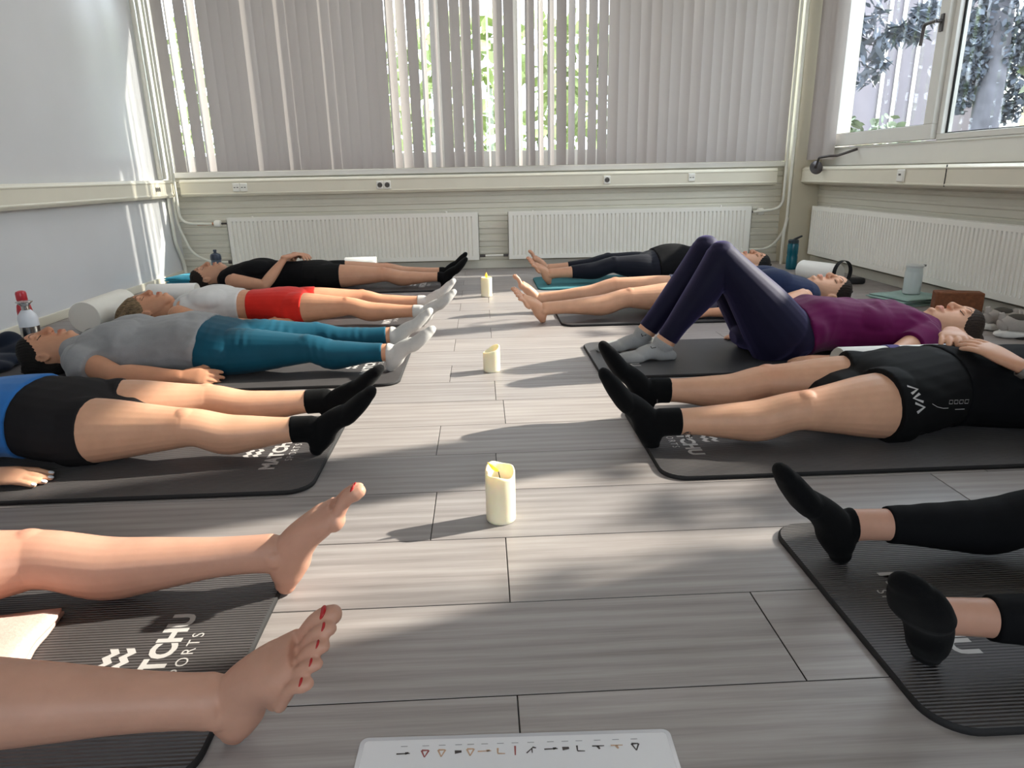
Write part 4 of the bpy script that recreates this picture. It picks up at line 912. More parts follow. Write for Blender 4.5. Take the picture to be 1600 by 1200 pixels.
# fifth left
figure(dict(d=1, S=1.76, x0=-2.165, yc=5.22, mat=(-2.2, -0.30), skin=SK_D, label='person in black by the left radiator with hands on the belly', bare=False, girth=.98, tilt=8, bust=.85,
    legs=dict(near=dict(heel=(-.275, 5.12), out=8, el=50, roll=10, knee=(-.735, 5.12, .112)), far=dict(heel=(-.275, 5.38), out=8, el=52, roll=10, knee=(-.75, 5.38, .112))),
    arms=dict(near=dict(elbow=(-1.575, 5.0, .075), wrist=(-1.445, 5.13, .25), hand=(.45, .85, .05), palm=(0, 0, -1), curl=16), far=dict(elbow=(-1.56, 5.47, .08), wrist=(-1.43, 5.36, .245), hand=(.75, -.65, .0), palm=(0, 0, -1), curl=16)),
    hair=dict(mat=H_BRN, blobs=[(0, -.07, .10, (.045, .04, .04))]), clothes=[dict(kind='bottom', name='shorts', t0=.70, leg=.34, mat=BLK2, e=.006), dict(kind='top', name='tank_top', t0=.345, t1=.80, straps=True, mat=BLK, e=.007), dict(kind='sock', u=.93, mat=SOCKK, e=.003)]))
# front right
figure(dict(d=-1, S=1.68, x0=2.42, yc=1.08, mat=(0.66, 2.5), skin=SK_B, label='person at front right, only black leggings and black ankle socks in view', bare=False, voxel=.003, smooth=4, calf=.92, footk=.98,
    legs=dict(near=dict(heel=(.718, .930), out=42, el=55, roll=5, knee=(1.19, .90, .105)), far=dict(heel=(.725, 1.25), out=4, el=55, roll=8, knee=(1.19, 1.25, .105))),
    face=False, hair=dict(mat=H_BRN), clothes=[dict(kind='bottom', name='leggings', t0=.72, leg=1.82, mat=BLK, e=.006, wr=(.001, 120, (1, 0, 0), 1)), dict(kind='top', name='shirt', t0=.29, t1=.80, sleeve=.5, mat=BLK2, e=.010), dict(kind='sock', u=.985, mat=SOCKK, e=.003)]))
# second right
r2, L2, o2, h2, b2 = figure(dict(d=-1, S=1.76, x0=2.24, yc=2.05, mat=(0.482, 2.4), skin=SK_A, label='person in black shorts and socks with clasped hands and a watch', bare=False, girth=1.12, torso=1.02, belly=.03, bust=.5, voxel=.0035, footk=1.05,
    legs=dict(near=dict(heel=(.48, 1.925), out=4, el=58, roll=4, knee=(.955, 1.90, .118)), far=dict(heel=(.525, 2.19), out=10, el=58, roll=10, knee=(.965, 2.20, .112))),
    arms=dict(near=dict(elbow=(1.80, 1.75, .09), wrist=(1.59, 1.885, .240), hand=(-.50, .82, .30), palm=(.05, .25, -1), curl=10, topen=40), far=dict(elbow=(1.83, 2.36, .09), wrist=(1.60, 2.215, .265), hand=(-.52, -.85, .04), palm=(.0, -.1, -1), curl=13, topen=40)),
    face=False, hair=dict(mat=H_MID), clothes=[dict(kind='bottom', name='shorts', t0=.70, leg=.24, mat=BLK2, e=.010, el=.006, wr=(.004, 70, (.7, .2, .5), 4, .003)), dict(kind='top', name='tee_shirt', t0=.29, t1=.74, sleeve=.5, mat=BLK, e=.012), dict(kind='sock', u=.86, mat=SOCKK, e=.0035)]))
# third right, knees bent
BK = dict(el=0, roll=0)
r3, L3, o3, h3, b3 = figure(dict(d=-1, S=1.68, x0=2.255, yc=2.98, mat=(0.478, 2.4), skin=SK_A, label='person in a plum tee with bent knees and grey ankle socks', bare=False, girth=1.06, torso=1.05, belly=.045, bust=.8, bt=.53, turn=6, tilt=-3, hk=1.02,
    legs=dict(near=dict(heel=(.835, 2.905), out=3, knee=(1.015, 2.885, .452), hip=(1.335, 2.89, .112), up1=(.75, 0, .66), up2=(-.85, 0, .5), sag=(0,)*7, g=1.18, ham=.55, **BK), far=dict(heel=(.795, 3.10), out=0, knee=(1.01, 3.08, .458), hip=(1.335, 3.07, .112), up1=(.75, 0, .66), up2=(-.85, 0, .5), sag=(0,)*7, g=1.18, ham=.55, **BK)),
    arms=dict(near=dict(elbow=(1.70, 2.69, .055), wrist=(1.455, 2.705, .042), hand=(-1, .12, -.08), palm=(0, .25, -1), curl=8), far=dict(elbow=(1.64, 3.24, .055), wrist=(1.36, 3.25, .042), hand=(-1, 0, -.08), palm=(0, -.2, -1), curl=8)),
    hair=dict(mat=H_MID, e=.003, blobs=[(0, -.07, .10, (.06, .045, .05))], locks=[([(-.06, -.03, .07), (-.05, -.08, .13)], (.02, .018))]), clothes=[dict(kind='bottom', name='leggings', t0=.77, leg=1.93, mat=PURP, e=.004), dict(kind='top', name='tee_shirt', t0=.285, t1=.835, sleeve=.46, mat=MAG, e=.008, es=.008, wr=(.010, 48, (.9, .1, .4), 9, .006)), dict(kind='sock', u=.965, mat=SOCKG, e=.003)]))
# fourth right
figure(dict(d=-1, S=1.75, x0=2.175, yc=3.97, mat=(0.43, 2.3), skin=SK_A, label='person in a navy sleeveless top and lilac shorts with bare feet', bare=True, girth=1.04, bust=1.15, turn=14, belly=.02, toenail=NAILSKIN,
    legs=dict(near=dict(heel=(.315, 3.80), out=14, el=50, roll=16, knee=(.83, 3.82, .125)), far=dict(heel=(.30, 4.12), out=6, el=62, roll=2, knee=(.805, 4.11, .142))),
    arms=dict(near=dict(elbow=(1.56, 3.70, .055), wrist=(1.26, 3.74, .045), hand=(-1, .1, -.05), palm=(0, .5, -.8), curl=14), far=dict()),
    hair=dict(mat=H_BRN, blobs=[(0, -.06, .095, (.06, .05, .05))]), clothes=[dict(kind='bottom', name='shorts', t0=.72, leg=.25, mat=LIL, e=.006), dict(kind='top', name='sleeveless_top', t0=.345, t1=.80, straps=True, mat=NAVT, e=.007)]))
# fifth right
figure(dict(d=-1, S=1.70, x0=2.20, yc=5.22, mat=(0.40, 2.4), skin=SK_D, label='person in a black top and cropped navy leggings by the right radiator', bare=True, girth=1.08, bust=1.1, bt=.53, belly=.06, turn=4, toenail=NAILSKIN,
    legs=dict(near=dict(heel=(.475, 5.09), out=14, el=52, roll=16, knee=(.985, 5.10, .145)), far=dict(heel=(.475, 5.36), out=8, el=62, roll=6, knee=(.985, 5.36, .140))),
    arms=dict(near=dict(), far=dict()),
    hair=dict(mat=H_BLK), clothes=[dict(kind='bottom', name='leggings', t0=.74, leg=1.68, mat=NAVY, e=.004), dict(kind='top', name='top', t0=.285, t1=.86, sleeve=.6, mat=BLK, e=.009)]))
# ================================================================== SMALL THINGS
# ---- candles
WAX = NT('ivory_wax'); _v = WAX.coords(); WAX.l(WAX.ramp(WAX.noise(_v, 9, 4), [(0.3, srgb(236, 228, 196)), (0.7, srgb(243, 236, 212))]), WAX.p.inputs['Base Color'])
WAX.p.inputs['Roughness'].default_value = 0.45; WAX.p.inputs['Subsurface Weight'].default_value = 0.5; WAX.p.inputs['Subsurface Radius'].default_value = (1, .7, .35); WAX.p.inputs['Subsurface Scale'].default_value = 0.02; WAX = WAX.m
FLAME = NT('glowing_flame_tip'); FLAME.p.inputs['Base Color'].default_value = srgb(250, 205, 60); FLAME.p.inputs['Emission Color'].default_value = srgb(255, 190, 40); FLAME.p.inputs['Emission Strength'].default_value = 0.55; FLAME = FLAME.m
def candle(x, y, r, rim, label, flame=None):
    """rim(angle) gives the height of the uneven melted edge"""
    o = empty('candle', (x, y, 0), label, 'candle', 'ivory pillar candles on the floor'); n = 40; V = []; F = []
    rows = [(0.93, 0.0, 0), (0.985, 0.003, 0), (1.0, 0.008, 0)]
    P = []
    for k in range(n):
        a = 2*math.pi*k/n; h = rim(a); c, s = math.cos(a), math.sin(a)
        low = min(rim(2*math.pi*j/n) for j in range(n))-0.014
        P.append([(r*.93*c, r*.93*s, 0), (r*.99*c, r*.99*s, .003), (r*c, r*s, .01), (r*c, r*s, h*.5), (r*c, r*s, h-.006), (r*.97*c, r*.97*s, h-.0015), (r*.90*c, r*.90*s, h), (r*.82*c, r*.82*s, h-.003), (r*.75*c, r*.75*s, (h+low)/2), (r*.6*c, r*.6*s, low+.002), (r*.25*c, r*.25*s, low)])
    m = len(P[0])
    for k in range(n): V += P[k]
    for k in range(n):
        j = (k+1) % n
        for i in range(m-1): F.append((k*m+i, j*m+i, j*m+i+1, k*m+i+1))
    F.append(tuple(k*m+m-1 for k in range(n))); F.append(tuple(k*m for k in range(n))[::-1])
    meshobj('wax_body', V, F, WAX, o, True)
    if flame:
        (fx, fy, fz), (tx, ty, tz), w = flame; A, B = Vector((fx, fy, fz)), Vector((tx, ty, tz)); d_ = (B-A)
        MB().tube([A+d_*t for t in (0, .12, .3, .5, .7, .88, 1)], [w*.25, w*.7, w, w*.9, w*.6, w*.25, w*.04], 12).build('flame_tip', FLAME, o, True)
        MB().tube([Vector((0, 0, fz-.02)), A], 0.0012, 8).build('wick', RUBBER, o, True)
    return o
candle(0.027, 1.519, 0.0365, lambda a: 0.132+0.010*math.sin(a-0.3)+0.004*math.sin(3*a+.6), 'largest ivory candle, nearest, with a yellow flame tip leaning left', ((-0.004, 0.002, 0.128), (-0.030, -0.006, 0.156), 0.006))
candle(0.027, 2.845, 0.0365, lambda a: 0.098+0.014*math.cos(a-0.3)+0.003*math.sin(2*a), 'short ivory candle with a slanted melted rim, middle of the three')
candle(0.024, 4.715, 0.0385, lambda a: 0.134+0.001*math.sin(2*a), 'farthest ivory candle with an upright glowing flame', ((0, 0, 0.130), (0.001, 0, 0.168), 0.009))

# ---- laminated sheet with exercise pictures
PAPER = simple('white_paper', srgb(226, 224, 226), 0.35, var=0.01); LAM = simple('clear_lamination_edge', srgb(196, 194, 198), 0.15, var=0.02)
sh = empty('laminated_sheet', (0.022, 0.60, 0), 'laminated white sheet with a row of tiny exercise figures', 'sheet')
q = [(-0.2385, 0.2455), (0.2385, 0.232)]
def sheet_poly(e, z, r=0.012):
    return [(a, b, z) for a, b in rounded_rect(-0.235+e, 0.235-e, -0.24+e, 0.238-e, r, 5)]
V = sheet_poly(0, 0.0008)+sheet_poly(0, 0.0018); n = len(V)//2
shp = meshobj('lamination', V, [tuple(range(n))[::-1], tuple(range(n, 2*n))]+[(i, (i+1) % n, n+(i+1) % n, n+i) for i in range(n)], LAM, sh); 
V = sheet_poly(0.007, 0.0022, 0.006); shq = meshobj('paper', V, [tuple(range(len(V)))], PAPER, sh); sh.rotation_euler.z = math.radians(-1.5)
SKINP = simple('print_skin_tone', srgb(205, 168, 140), 0.5); DARKP = simple('print_black', srgb(62, 54, 54), 0.5); REDP = simple('print_red', srgb(160, 80, 78), 0.5); GREYP = simple('print_grey', srgb(150, 148, 150), 0.5)
figs = [(630, 'h', DARKP), (664, 'v', REDP), (690, 'v', SKINP), (716, 'b', DARKP), (735, 'v', SKINP), (757, 'h', SKINP), (782, 'l', SKINP), (805, 's', REDP), (830, 'd', DARKP), (861, 'h', DARKP), (884, 'b', DARKP), (906, 'l', DARKP), (935, 't', DARKP), (964, 't', SKINP), (993, 'v', DARKP)]
def pix_floor(x, y):
    d_ = _f+_r2*((x-800)/FPX)-_u2*((y-600)/FPX); t = -CAM_H/d_.z; return d_*t+Vector((0, 0, CAM_H))
R_ = Matrix.Rotation(math.radians(1.5), 2)
for k, (x, kind, mt) in enumerate(figs):
    w = pix_floor(x, 1180-(x-630)*0.033); cx, cy = R_ @ Vector((w.x-0.022, w.y-0.60)); z = 0.0025; s = 0.005
    strokes = {'h': [(-2, 0, 2, .1, .5), (.6, .1, 1.6, .3, .9)], 'v': [(-1.1, 1, 0, -1.5, .55), (1.1, 1, 0, -1.5, .55), (-1, 1, 1, 1, .7)], 'b': [(-1, 0, 1, .2, 1.3)], 'l': [(-.8, 1, -.8, -1, .6), (-.8, -1, 1.4, -1.1, .5)], 's': [(0, 1.6, 0, -1.8, .6)], 'd': [(-1.4, -1.2, .6, .9, .45), (.4, .9, 1.5, .6, .6), (.2, .4, .3, -1.2, .4)], 't': [(-1.8, .6, 1.8, .6, .5), (-.2, .6, .3, -.6, .9)]}[kind]
    V = []; F = []
    for (x0_, y0_, x1_, y1_, w_) in strokes:
        a, b = Vector((x0_, y0_))*s, Vector((x1_, y1_))*s; nn = Vector((-(b-a).y, (b-a).x)).normalized()*w_*s*.5; i = len(V)
        for p in (a-nn, b-nn*.6, b+nn*.6, a+nn): V.append((cx+p.x, cy+p.y, z))
        F.append((i, i+1, i+2, i+3))
    meshobj('exercise_figure', V, F, mt, sh)
    meshobj('caption_line', [(cx-.005, cy+.013, z), (cx+.005, cy+.013, z), (cx+.005, cy+.0142, z), (cx-.005, cy+.0142, z)], [(0, 1, 2, 3)], GREYP, sh)

# ---- bottles
def thing_lathe(o, parts):
    for name, prof, mt in parts: MB().lathe(prof, n=36).build(name, mt, o, True)
REDB = simple('red_bottle_lacquer', srgb(190, 40, 52), 0.3, var=0.04); SATW = simple('white_bottle_lacquer', srgb(226, 228, 234), 0.35, var=0.01)
b = empty('bottle', (-2.32, 3.52, 0), 'red bottle with a rounded cap behind the steel one at the left wall', 'bottle')
thing_lathe(b, [('bottle_body', [(0.030, 0), (0.034, .004), (0.034, .20), (0.030, .225), (0.019, .245), (0.018, .25)], REDB), ('cap', [(0.0235, .25), (0.0245, .254), (0.0245, .286), (0.021, .296), (0.008, .30)], REDB), ('neck_ring', [(0.0195, .2465), (0.0195, .2535)], RUBBER)])
b = empty('bottle', (-2.215, 3.37, 0), 'steel and white bottle with a metal collar behind the grey tee', 'bottle')
thing_lathe(b, [('steel_base', [(0.036, 0), (0.042, .005), (0.042, .150)], STEEL), ('white_shoulder', [(0.0425, .150), (0.0425, .188), (0.038, .205), (0.024, .224), (0.019, .229)], SATW), ('collar', [(0.017, .229), (0.017, .248), (0.030, .262), (0.036, .266), (0.036, .270), (0.020, .270)], STEEL)])
DBLUE = simple('dark_blue_plastic', srgb(40, 52, 72), 0.4); TEALP = NT('teal_clear_plastic'); TEALP.p.inputs['Base Color'].default_value = srgb(10, 105, 125); TEALP.p.inputs['Transmission Weight'].default_value = 0.25; TEALP.p.inputs['Roughness'].default_value = 0.25; TEALP = TEALP.m
b = empty('bottle', (-2.12, 5.60, 0), 'sports bottle with a dark blue spout cap by the left radiator', 'bottle')
thing_lathe(b, [('bottle_body', [(0.034, 0), (0.038, .004), (0.038, .09), (0.034, .11), (0.038, .13), (0.038, .20)], simple('grey_blue_plastic', srgb(90, 105, 120), 0.4)), ('cap', [(0.042, .20), (0.042, .225), (0.036, .242), (0.016, .252)], DBLUE), ('spout', [(0.012, .252), (0.010, .262), (0.014, .268), (0.012, .278)], DBLUE)])
b = empty('bottle', (2.59, 5.66, 0), 'teal drinking bottle with a flip spout beside the column', 'bottle')
thing_lathe(b, [('bottle_body', [(0.040, 0), (0.044, .004), (0.044, .10), (0.041, .115), (0.044, .13), (0.044, .20), (0.040, .215)], TEALP), ('cap', [(0.042, .213), (0.042, .236), (0.036, .243)], simple('dark_teal_plastic', srgb(18, 42, 52), 0.4))])
MB().tube(arc_path([(0.0, 0, .24), (0.02, -0.004, .252), (0.062, -0.015, .272)], .01), [0.010, 0.010, 0.010, 0.009, 0.009, 0.009, 0.009, 0.008][:8], 10).build('flip_spout', BLACKP, b, True)
CLR = NT('frosted_clear_plastic'); CLR.p.inputs['Base Color'].default_value = srgb(226, 236, 236); CLR.p.inputs['Transmission Weight'].default_value = 0.3; CLR.p.inputs['Roughness'].default_value = 0.28; CLR = CLR.m
b = empty('bottle', (2.665, 4.12, 0.052), 'clear frosted bottle standing on the folded mint towel', 'bottle')
thing_lathe(b, [('bottle_body', [(0.046, 0), (0.050, .004), (0.050, .125), (0.048, .135)], CLR), ('lid', [(0.047, .135), (0.047, .165), (0.040, .168)], CLR), ('lid_rim', [(0.050, .163), (0.050, .176), (0.044, .180)], simple('pale_grey_plastic', srgb(206, 208, 206), 0.4))])
MB().box(0.040, 0.066, -0.012, 0.012, .166, .178).build('lid_clip', simple('mid_grey_plastic', srgb(120, 120, 120), 0.4), b, bevel=.003)

# ---- folded towels
def folded(name, loc, sx_, sy_, layers, mt, label, cat, rot=0, seed=1, dz=.012, skew=.02):
    o = empty(name, loc, label, cat); o.rotation_euler.z = rot; r = np.random.default_rng(seed)
    for k in range(layers):
        z0 = k*dz; ox, oy = r.uniform(-skew, skew, 2); n = 14; V = []; F = []
        for j in range(n+1):
            for i in range(n+1):
                u, v = i/n*2-1, j/n*2-1
                e = max(abs(u), abs(v)); z = z0+dz*(1-max(0, e-.82)/.18*.55)+.004*noise.noise(Vector((u*1.7+seed, v*1.7, k*3)))
                V.append((ox+u*sx_*(1+.05*noise.noise(Vector((v*2, k, seed)))), oy+v*sy_*(1+.05*noise.noise(Vector((u*2, k+5, seed)))), z))
        N = n+1
        for j in range(n):
            for i in range(n): F.append((j*N+i, j*N+i+1, (j+1)*N+i+1, (j+1)*N+i))
        B = len(V); V += [(x, y, max(0.0005, z0+.001)) for (x, y, z) in V[:B]]
        F += [tuple(B+i for i in f[::-1]) for f in F[:n*n]]
        ed = [j for j in range(N)]+[j*N+n for j in range(1, N)]+[n*N+i for i in range(n-1, -1, -1)]+[j*N for j in range(n-1, 0, -1)]
        for a_, b_ in zip(ed, ed[1:]+ed[:1]): F.append((a_, a_+B, b_+B, b_))
        meshobj('fold', V, F, mt, o, True)
    return o
MINT = fabric('mint_towel', srgb(150, 176, 170), .95, scale=300, bump=.6); AQUA = fabric('aqua_blue_cloth', srgb(62, 158, 184), .9, scale=300, bump=.5)
folded('towel', (2.655, 4.13, 0), .17, .15, 4, MINT, 'folded mint green towel under the frosted bottle', 'towel', .25, 3)
folded('towel', (-2.37, 5.70, 0), .12, .14, 4, AQUA, 'folded aqua blue cloth on the floor in the left corner', 'towel', -.35, 5, dz=.018, skew=.03)
PINK = fabric('pale_pink_towel', srgb(214, 178, 168), .97, scale=160, bump=1.0)
folded('towel', (-0.985, 1.025, MAT_T+.001), .165, .13, 2, PINK, 'pale pink towel lying between the bare knees at front left', 'towel', .12, 7, dz=.014, skew=.008)
# ---- foam rollers
FOAM = simple('white_foam', srgb(224, 220, 210), .75, var=.03, bump=.3, bscale=40); FOAMW = simple('bright_white_foam', srgb(238, 236, 232), .7, var=.02, bump=.3, bscale=40)
def roller(a, b, r, label, mt=FOAM):
    a, b = Vector(a), Vector(b); d_ = (b-a); L_ = d_.length; o = empty('foam_roller', tuple((a+b)/2), label, 'foam roller')
    M = d_.to_track_quat('Z', 'Y').to_matrix().to_4x4()
    MB().lathe([(r*.97, -L_/2), (r, -L_/2+.005), (r, L_/2-.005), (r*.97, L_/2)], n=40, M=M).build('foam_body', mt, o, True)
    for s_ in (-1, 1): MB().lathe([(r*.965, s_*(L_/2+.0004)-.0003), (r*.965, s_*(L_/2+.0004)+.0003)], n=40, M=M).build('end_face', FOAM, o, True)
    return o, M, L_
roller((-2.235, 3.87, .088), (-2.245, 4.33, .088), .088, 'thick white foam roller on the floor behind the grey tee')
roller((-2.33, 4.86, .062), (-2.00, 4.86, .062), .062, 'white foam roller beside the head of the person in all black', FOAMW)
roller((-1.14, 5.80, .085), (-.88, 5.80, .085), .085, 'white foam roller behind the far knee at the left radiator', FOAMW)
roller((-2.56, 3.12, .06), (-2.44, 3.12, .06), .06, 'white foam roller at the left edge beside the navy jacket', FOAMW)
_, M, L_ = roller((2.43, 5.12, .072), (2.56, 4.83, .072), .072, 'white foam roller with a black strap near the right radiator', FOAMW)
ro = bpy.data.objects[_.name]
BSTR = fabric('black_webbing', (.012, .012, .013, 1), .8); VSTR = fabric('violet_webbing', srgb(84, 74, 130), .8)
def strap_ring(parent, c, M, r, w, mt, sq=1.0, name='strap'):
    V = []; F = []; n = 40
    for k in range(n):
        a_ = 2*math.pi*k/n
        for (rr, z) in ((r, -w/2), (r+.003, -w/2), (r+.003, w/2), (r, w/2)):
            p = M.to_3x3() @ Vector((rr*math.cos(a_), rr*math.sin(a_)*sq, z)); V.append(Vector(c)+p)
    for k in range(n):
        j = (k+1) % n
        for i in range(4): F.append((k*4+i, k*4+(i+1) % 4, j*4+(i+1) % 4, j*4+i))
    return meshobj(name, V, F, mt, parent)
sr = strap_ring(None, (2.575, 4.80, .088), M, .084, .03, BSTR, name='carrying_strap'); tag(sr, 'black carrying strap looped round the end of the white roller', 'strap')
pouch = MB().box(2.64, 2.76, 4.80, 4.87, .001, .045).build('pouch', simple('black_nylon', (.012, .012, .014, 1), .6), bevel=.015); tag(pouch, 'small black pouch on the floor by the strapped white roller', 'pouch')
_, M, L_ = roller((1.37, 2.50, .075), (1.93, 2.50, .075), .075, 'white foam roller with violet straps lying beside the plum tee', FOAMW)
for x in (-.075, .165): strap_ring(_, (x, 0, 0), M, .0755, .045, VSTR)
# ---- cork block
CORK = simple('brown_cork', srgb(120, 72, 44), .85, var=.22, vscale=60, bump=.4, bscale=90)
cb = MB().box(-.115, .115, -.045, .045, 0, .155).build('yoga_block', CORK, bevel=.008); cb.location = (2.585, 3.585, 0); cb.rotation_euler.z = math.radians(-20); tag(cb, 'brown cork block standing on edge by the right radiator', 'block')
# ---- left side bag, pouch
NAVYF = fabric('navy_jacket_fabric', (.010, .014, .026, 1), .85)
def lump(name, blobs, mt, label, cat, seed=1, amp=.012):
    o, P = fuse(name, [ellipsoid(c, r) for c, r in blobs], mt, None, .007, 3, post=wrinkle(amp, 38, (.7, .3, .6), seed, amp*.8), clamp=lambda P: np.full(len(P), .001)); tag(o, label, cat); return o
lump('jacket', [((-2.22, 3.24, .05), (.09, .08, .05)), ((-2.26, 3.26, .09), (.05, .06, .055)), ((-2.25, 3.14, .035), (.12, .09, .035)), ((-2.20, 3.05, .03), (.07, .10, .026))], NAVYF, 'crumpled navy jacket behind the dark hair at the left', 'jacket', 4)
lump('pouch', [((-2.12, 3.72, .03), (.05, .04, .03)), ((-2.06, 3.70, .025), (.04, .03, .025))], simple('black_nylon_pouch', (.012, .012, .014, 1), .6), 'small black pouch between the steel bottle and the thick roller', 'pouch', 6, .005)
# ---- running shoes
SHOEG = fabric('grey_shoe_mesh', srgb(180, 172, 165), .9, scale=400, bump=.5); SHOEW = simple('white_shoe_foam', srgb(226, 224, 220), .6); SHOEP = fabric('pink_shoe_panel', srgb(176, 120, 124), .9); SHOEB = simple('black_shoe_sole', (.015, .014, .014, 1), .7); LACE = fabric('pale_lace', srgb(196, 190, 184), .9); LINER = fabric('dark_shoe_lining', srgb(84, 80, 74), .95)
def shoe():
    """toe at +x, heel at -x"""
    o = bpy.data.objects.new('running_shoe', None); COL.objects.link(o); o.scale = (1.08,)*3
    st = [(-.135, .026, .004, .030), (-.12, .034, 0, .036), (-.06, .036, .004, .034), (0, .036, .006, .030), (.06, .044, 0, .030), (.11, .042, 0, .028), (.145, .026, .010, .028), (.155, .012, .018, .026)]
    L = Loft([s[0] for s in st], [(s[0], 0, (s[2]+s[3])/2) for s in st], [s[1] for s in st], [(s[3]-s[2])/2 for s in st], ex=3.2)
    V, F = L.mesh(28); meshobj('midsole', V, F, SHOEW, o, True)
    st = [(-.07, .030, -.001, .012), (-.045, .033, -.001, .016), (-.015, .031, -.001, .012)]
    V, F = Loft([s[0] for s in st], [(s[0], 0, (s[2]+s[3])/2) for s in st], [s[1]+.006 for s in st], [(s[3]-s[2])/2 for s in st], ex=3).mesh(20); meshobj('sole_insert', V, F, SHOEB, o, True)
    st = [(-.128, .024, .028, .090), (-.115, .031, .028, .100), (-.07, .034, .028, .092), (-.02, .035, .028, .088), (.03, .039, .028, .074), (.08, .041, .028, .058), (.12, .034, .028, .046), (.142, .018, .028, .038)]
    V, F = Loft([s[0] for s in st], [(s[0], 0, (s[2]+s[3])/2) for s in st], [s[1] for s in st], [(s[3]-s[2])/2 for s in st], ex=2.6).mesh(28); meshobj('upper', V, F, SHOEG, o, True)
    V, F = ellipsoid((-.075, 0, .090), (.046, .026, .020)); meshobj('collar_lining', V, F, LINER, o, True)
    V = []; F = []
    MB().tube([(-.128, 0, .06), (-.136, 0, .09), (-.142, 0, .112)], [.018, .016, .010], 12).build('heel_tab', SHOEG, o, True)
    for s_ in (-1, 1): MB().tube([(-.01, s_*.034, .045), (.012, s_*.036, .058), (.03, s_*.032, .068)], [.010, .014, .006], 10).build('side_panel', SHOEP, o, True)
    MB().tube([(-.02, 0, .090), (.03, 0, .080), (.06, 0, .068)], [.016, .016, .010], 12).build('tongue', SHOEG, o, True)
    for k in range(5):
        x, z = -.012+k*.018, .094-k*.0055
        MB().tube(arc_path([(x, -.026, z-.012), (x+.006, -.012, z+.004), (x+.006, .012, z+.004), (x+.010, .026, z-.014)], .008), .0028, 8).build('lace', LACE, o, True)
    return o
s1 = shoe(); s1.location = (2.665, 3.12, 0); s1.rotation_euler.z = math.radians(-18); tag(s1, 'grey and pink running shoe with a white sole, the nearer one of the pair', 'shoe', 'grey running shoes by the right radiator')
s2 = s1.copy(); COL.objects.link(s2); s2.location = (2.715, 3.30, 0); s2.rotation_euler.z = math.radians(-8); s2['label'] = 'grey running shoe half hidden behind its partner near the radiator'
for ch in list(s1.children):
    c = ch.copy(); COL.objects.link(c); c.parent = s2
# ---- watches and marks on clothes
def watch(L, root, case_mat, band_mat, round_, r=.019, name='wristwatch'):
    """on the back of the wrist"""
    up = -nrm(L['palm']); ax = nrm(L['aw']); up = nrm(up-np.dot(up, ax)*ax); sd = np.cross(ax, up); c = L['Wr']-ax*.012
    V = []; F = []; n = 32
    for k in range(n):
        a = 2*math.pi*k/n; b_ = c+sd*.0335*math.cos(a)+up*.0265*math.sin(a)
        for w in (-.010, .010): V.append(b_+ax*w)
    for k in range(n): j = (k+1) % n; F.append((2*k, 2*k+1, 2*j+1, 2*j))
    w = bpy.data.objects.new(name, bpy.data.meshes.new(name)); COL.objects.link(w); w.data.from_pydata([tuple(v) for v in V], [], F); w.data.materials.append(band_mat); setloc(w, root)
    sm = w.modifiers.new('s', 'SOLIDIFY'); sm.thickness = .0022; sm.offset = 1
    M = Matrix((tuple(sd)+(0,), tuple(ax)+(0,), tuple(up)+(0,), (0, 0, 0, 1))).transposed()
    cc = c+up*.0265
    if round_:
        MB().lathe([(r, 0), (r, .007), (r*.92, .0095), (r*.86, .0095)], tuple(cc), 36, M=M).build('case', case_mat, w, True); MB().lathe([(r*.86, .0088), (r*.86, .0098)], tuple(cc), 36, M=M).build('dial', SCREEN, w, True)
    else:
        for nm, hx, hy, z0, z1, mt in (('case', .012, .019, 0, .009, case_mat), ('dial', .0095, .016, .009, .0096, SCREEN)):
            bb = MB().box(-hx, hx, -hy, hy, z0, z1); V2 = [M.to_3x3() @ Vector(v)+Vector(cc) for v in bb.V]; q_ = meshobj(nm, V2, bb.F, mt, w)
    return w
SCREEN = simple('dark_watch_glass', (.03, .03, .035, 1), .12); WSTEEL = simple('watch_steel', (.5, .5, .5, 1), .3, metal=1.0); WBAND = simple('grey_watch_band', srgb(120, 112, 104), .5)
watch(L2['near'], r2, WSTEEL, WBAND, True, .0215)
watch(L3['near'], r3, simple('silver_watch_case', (.25, .25, .26, 1), .3, metal=.8), simple('black_watch_band', (.015, .015, .02, 1), .6), False)
def strip(pts, w):
    V = []; F = []
    for i, p in enumerate(pts):
        a, b_ = Vector(pts[max(i-1, 0)]), Vector(pts[min(i+1, len(pts)-1)]); t = (b_-a).normalized(); nn = Vector((-t.y, t.x))*w/2
        V += [(p[0]+nn.x, p[1]+nn.y, 0), (p[0]-nn.x, p[1]-nn.y, 0)]
    for i in range(len(pts)-1): F.append((2*i, 2*i+1, 2*i+3, 2*i+2))
    return V, F
def merge(*vf):
    V = []; F = []
    for v, f in vf:
        b_ = len(V); V += list(v); F += [tuple(i+b_ for i in q_) for q_ in f]
    return V, F
def chev(cx, cy, s_, up):
    pts = [(cx-.5*s_, cy-.5*s_*up), (cx, cy+.5*s_*up), (cx+.5*s_, cy-.5*s_*up)]; return strip(pts, s_*.28)
so = o2['shorts']; dn = (0, .75, -.66)
decal(so, merge(chev(-.027, 0, .026, 1), chev(0, 0, .026, -1), chev(.027, 0, .026, 1)), (1.262, 1.845, .165), (.25, -.64, -.73), (1, 0, .1), dn, PRINT, r2, 'brand_print')
fr = []
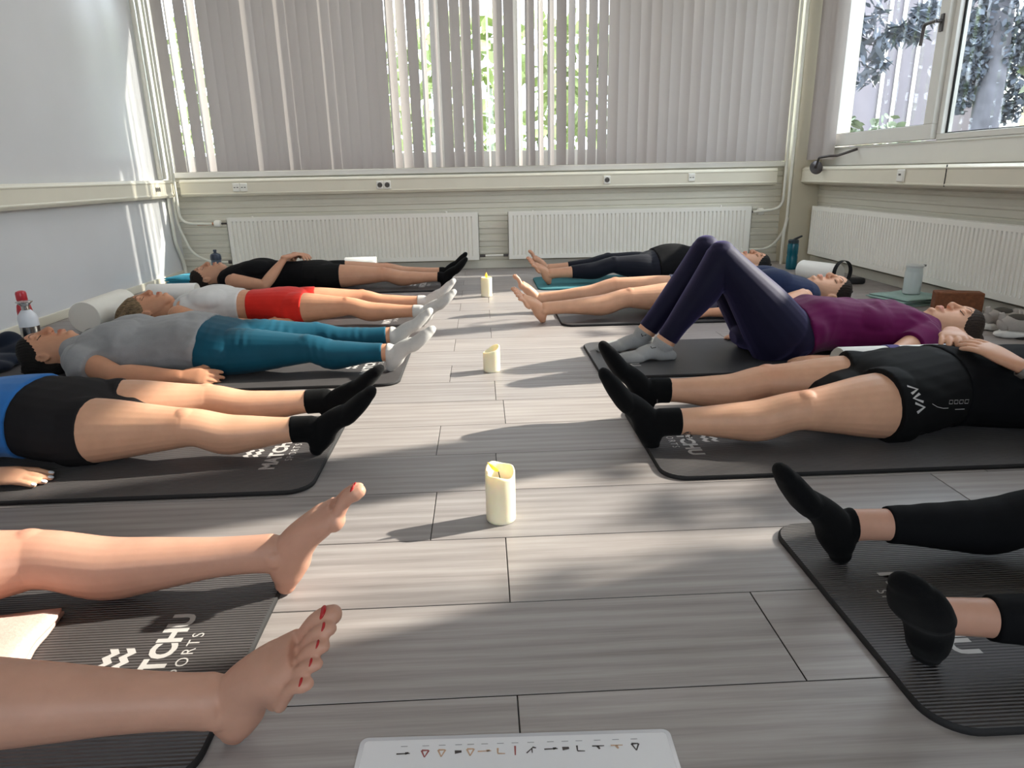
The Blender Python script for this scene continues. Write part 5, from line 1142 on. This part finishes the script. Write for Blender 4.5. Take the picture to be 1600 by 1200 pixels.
for k in range(4): x = (k-1.5)*.021; fr.append(strip([(x-.007, -.004), (x+.007, -.004), (x+.008, .006), (x-.006, .006), (x-.007, -.004)], .0012))
decal(so, merge(*fr), (1.405, 1.82, .175), (1, 0, .12), (0, .3, .9), (0, .8, -.6), PRINT, r2, 'outline_print')
decal(so, strip([(-.03, .006), (-.012, -.002), (.01, -.005), (.03, -.003)], .0016), (1.335, 1.82, .155), (1, 0, 0), (0, .3, .9), (0, .8, -.6), PRINT, r2, 'reflective_piping')
decal(so, strip([(-.02, 0), (.02, .003)], .0016), (1.415, 1.82, .152), (1, 0, .05), (0, .3, .9), (0, .8, -.6), PRINT, r2, 'reflective_piping')
for k in range(5): decal(so, strip([(-.006, 0), (.006, .001)], .0016), (1.30+k*.035, 1.78, .045+k*.004), (1, 0, .1), (0, .2, 1), (0, 1, -.15), PRINT, r2, 'reflective_piping')
TAT = simple('tattoo_ink', (.05, .045, .045, 1), .55)
cres = [(.012*math.cos(a), .012*math.sin(a)) for a in np.linspace(.3, 4.6, 9)]
decal(b2, merge(strip(cres, .005), strip([(.004, -.003), (.012, .004)], .004)), (.60, 1.88, .055), (1, 0, 0), (0, .3, 1), (0, .95, -.3), TAT, r2, 'tattoo', .0006)
decal(b2, merge(strip([(0, -.022), (0, .022)], .004), strip([(-.007, .008), (0, .014), (.007, .008)], .003), strip([(-.005, -.008), (.006, -.006)], .003)), (.575, 2.17, .085), (1, 0, 0), (0, .5, .8), (0, .8, -.6), TAT, r2, 'tattoo', .0006)
for nm, yy in (('near', 2.89), ('far', 3.09)):
    sk = o3['sock_'+nm]; decal(sk, strip([(-.012, .006), (-.004, -.004), (.012, .008)], .005), (.735, yy-.03, .085), (1, 0, -.5), (.4, 0, 1), (0, .75, -.6), DARKP, r3, 'sock_emblem')
decal(o3['leggings'], strip([(-.016, 0), (-.006, .003), (.004, 0), (.016, .002)], .006), (1.44, 2.82, .16), (.5, .3, -.8), (.8, 0, .5), (0, .8, -.6), PRINT, r3, 'waist_print')
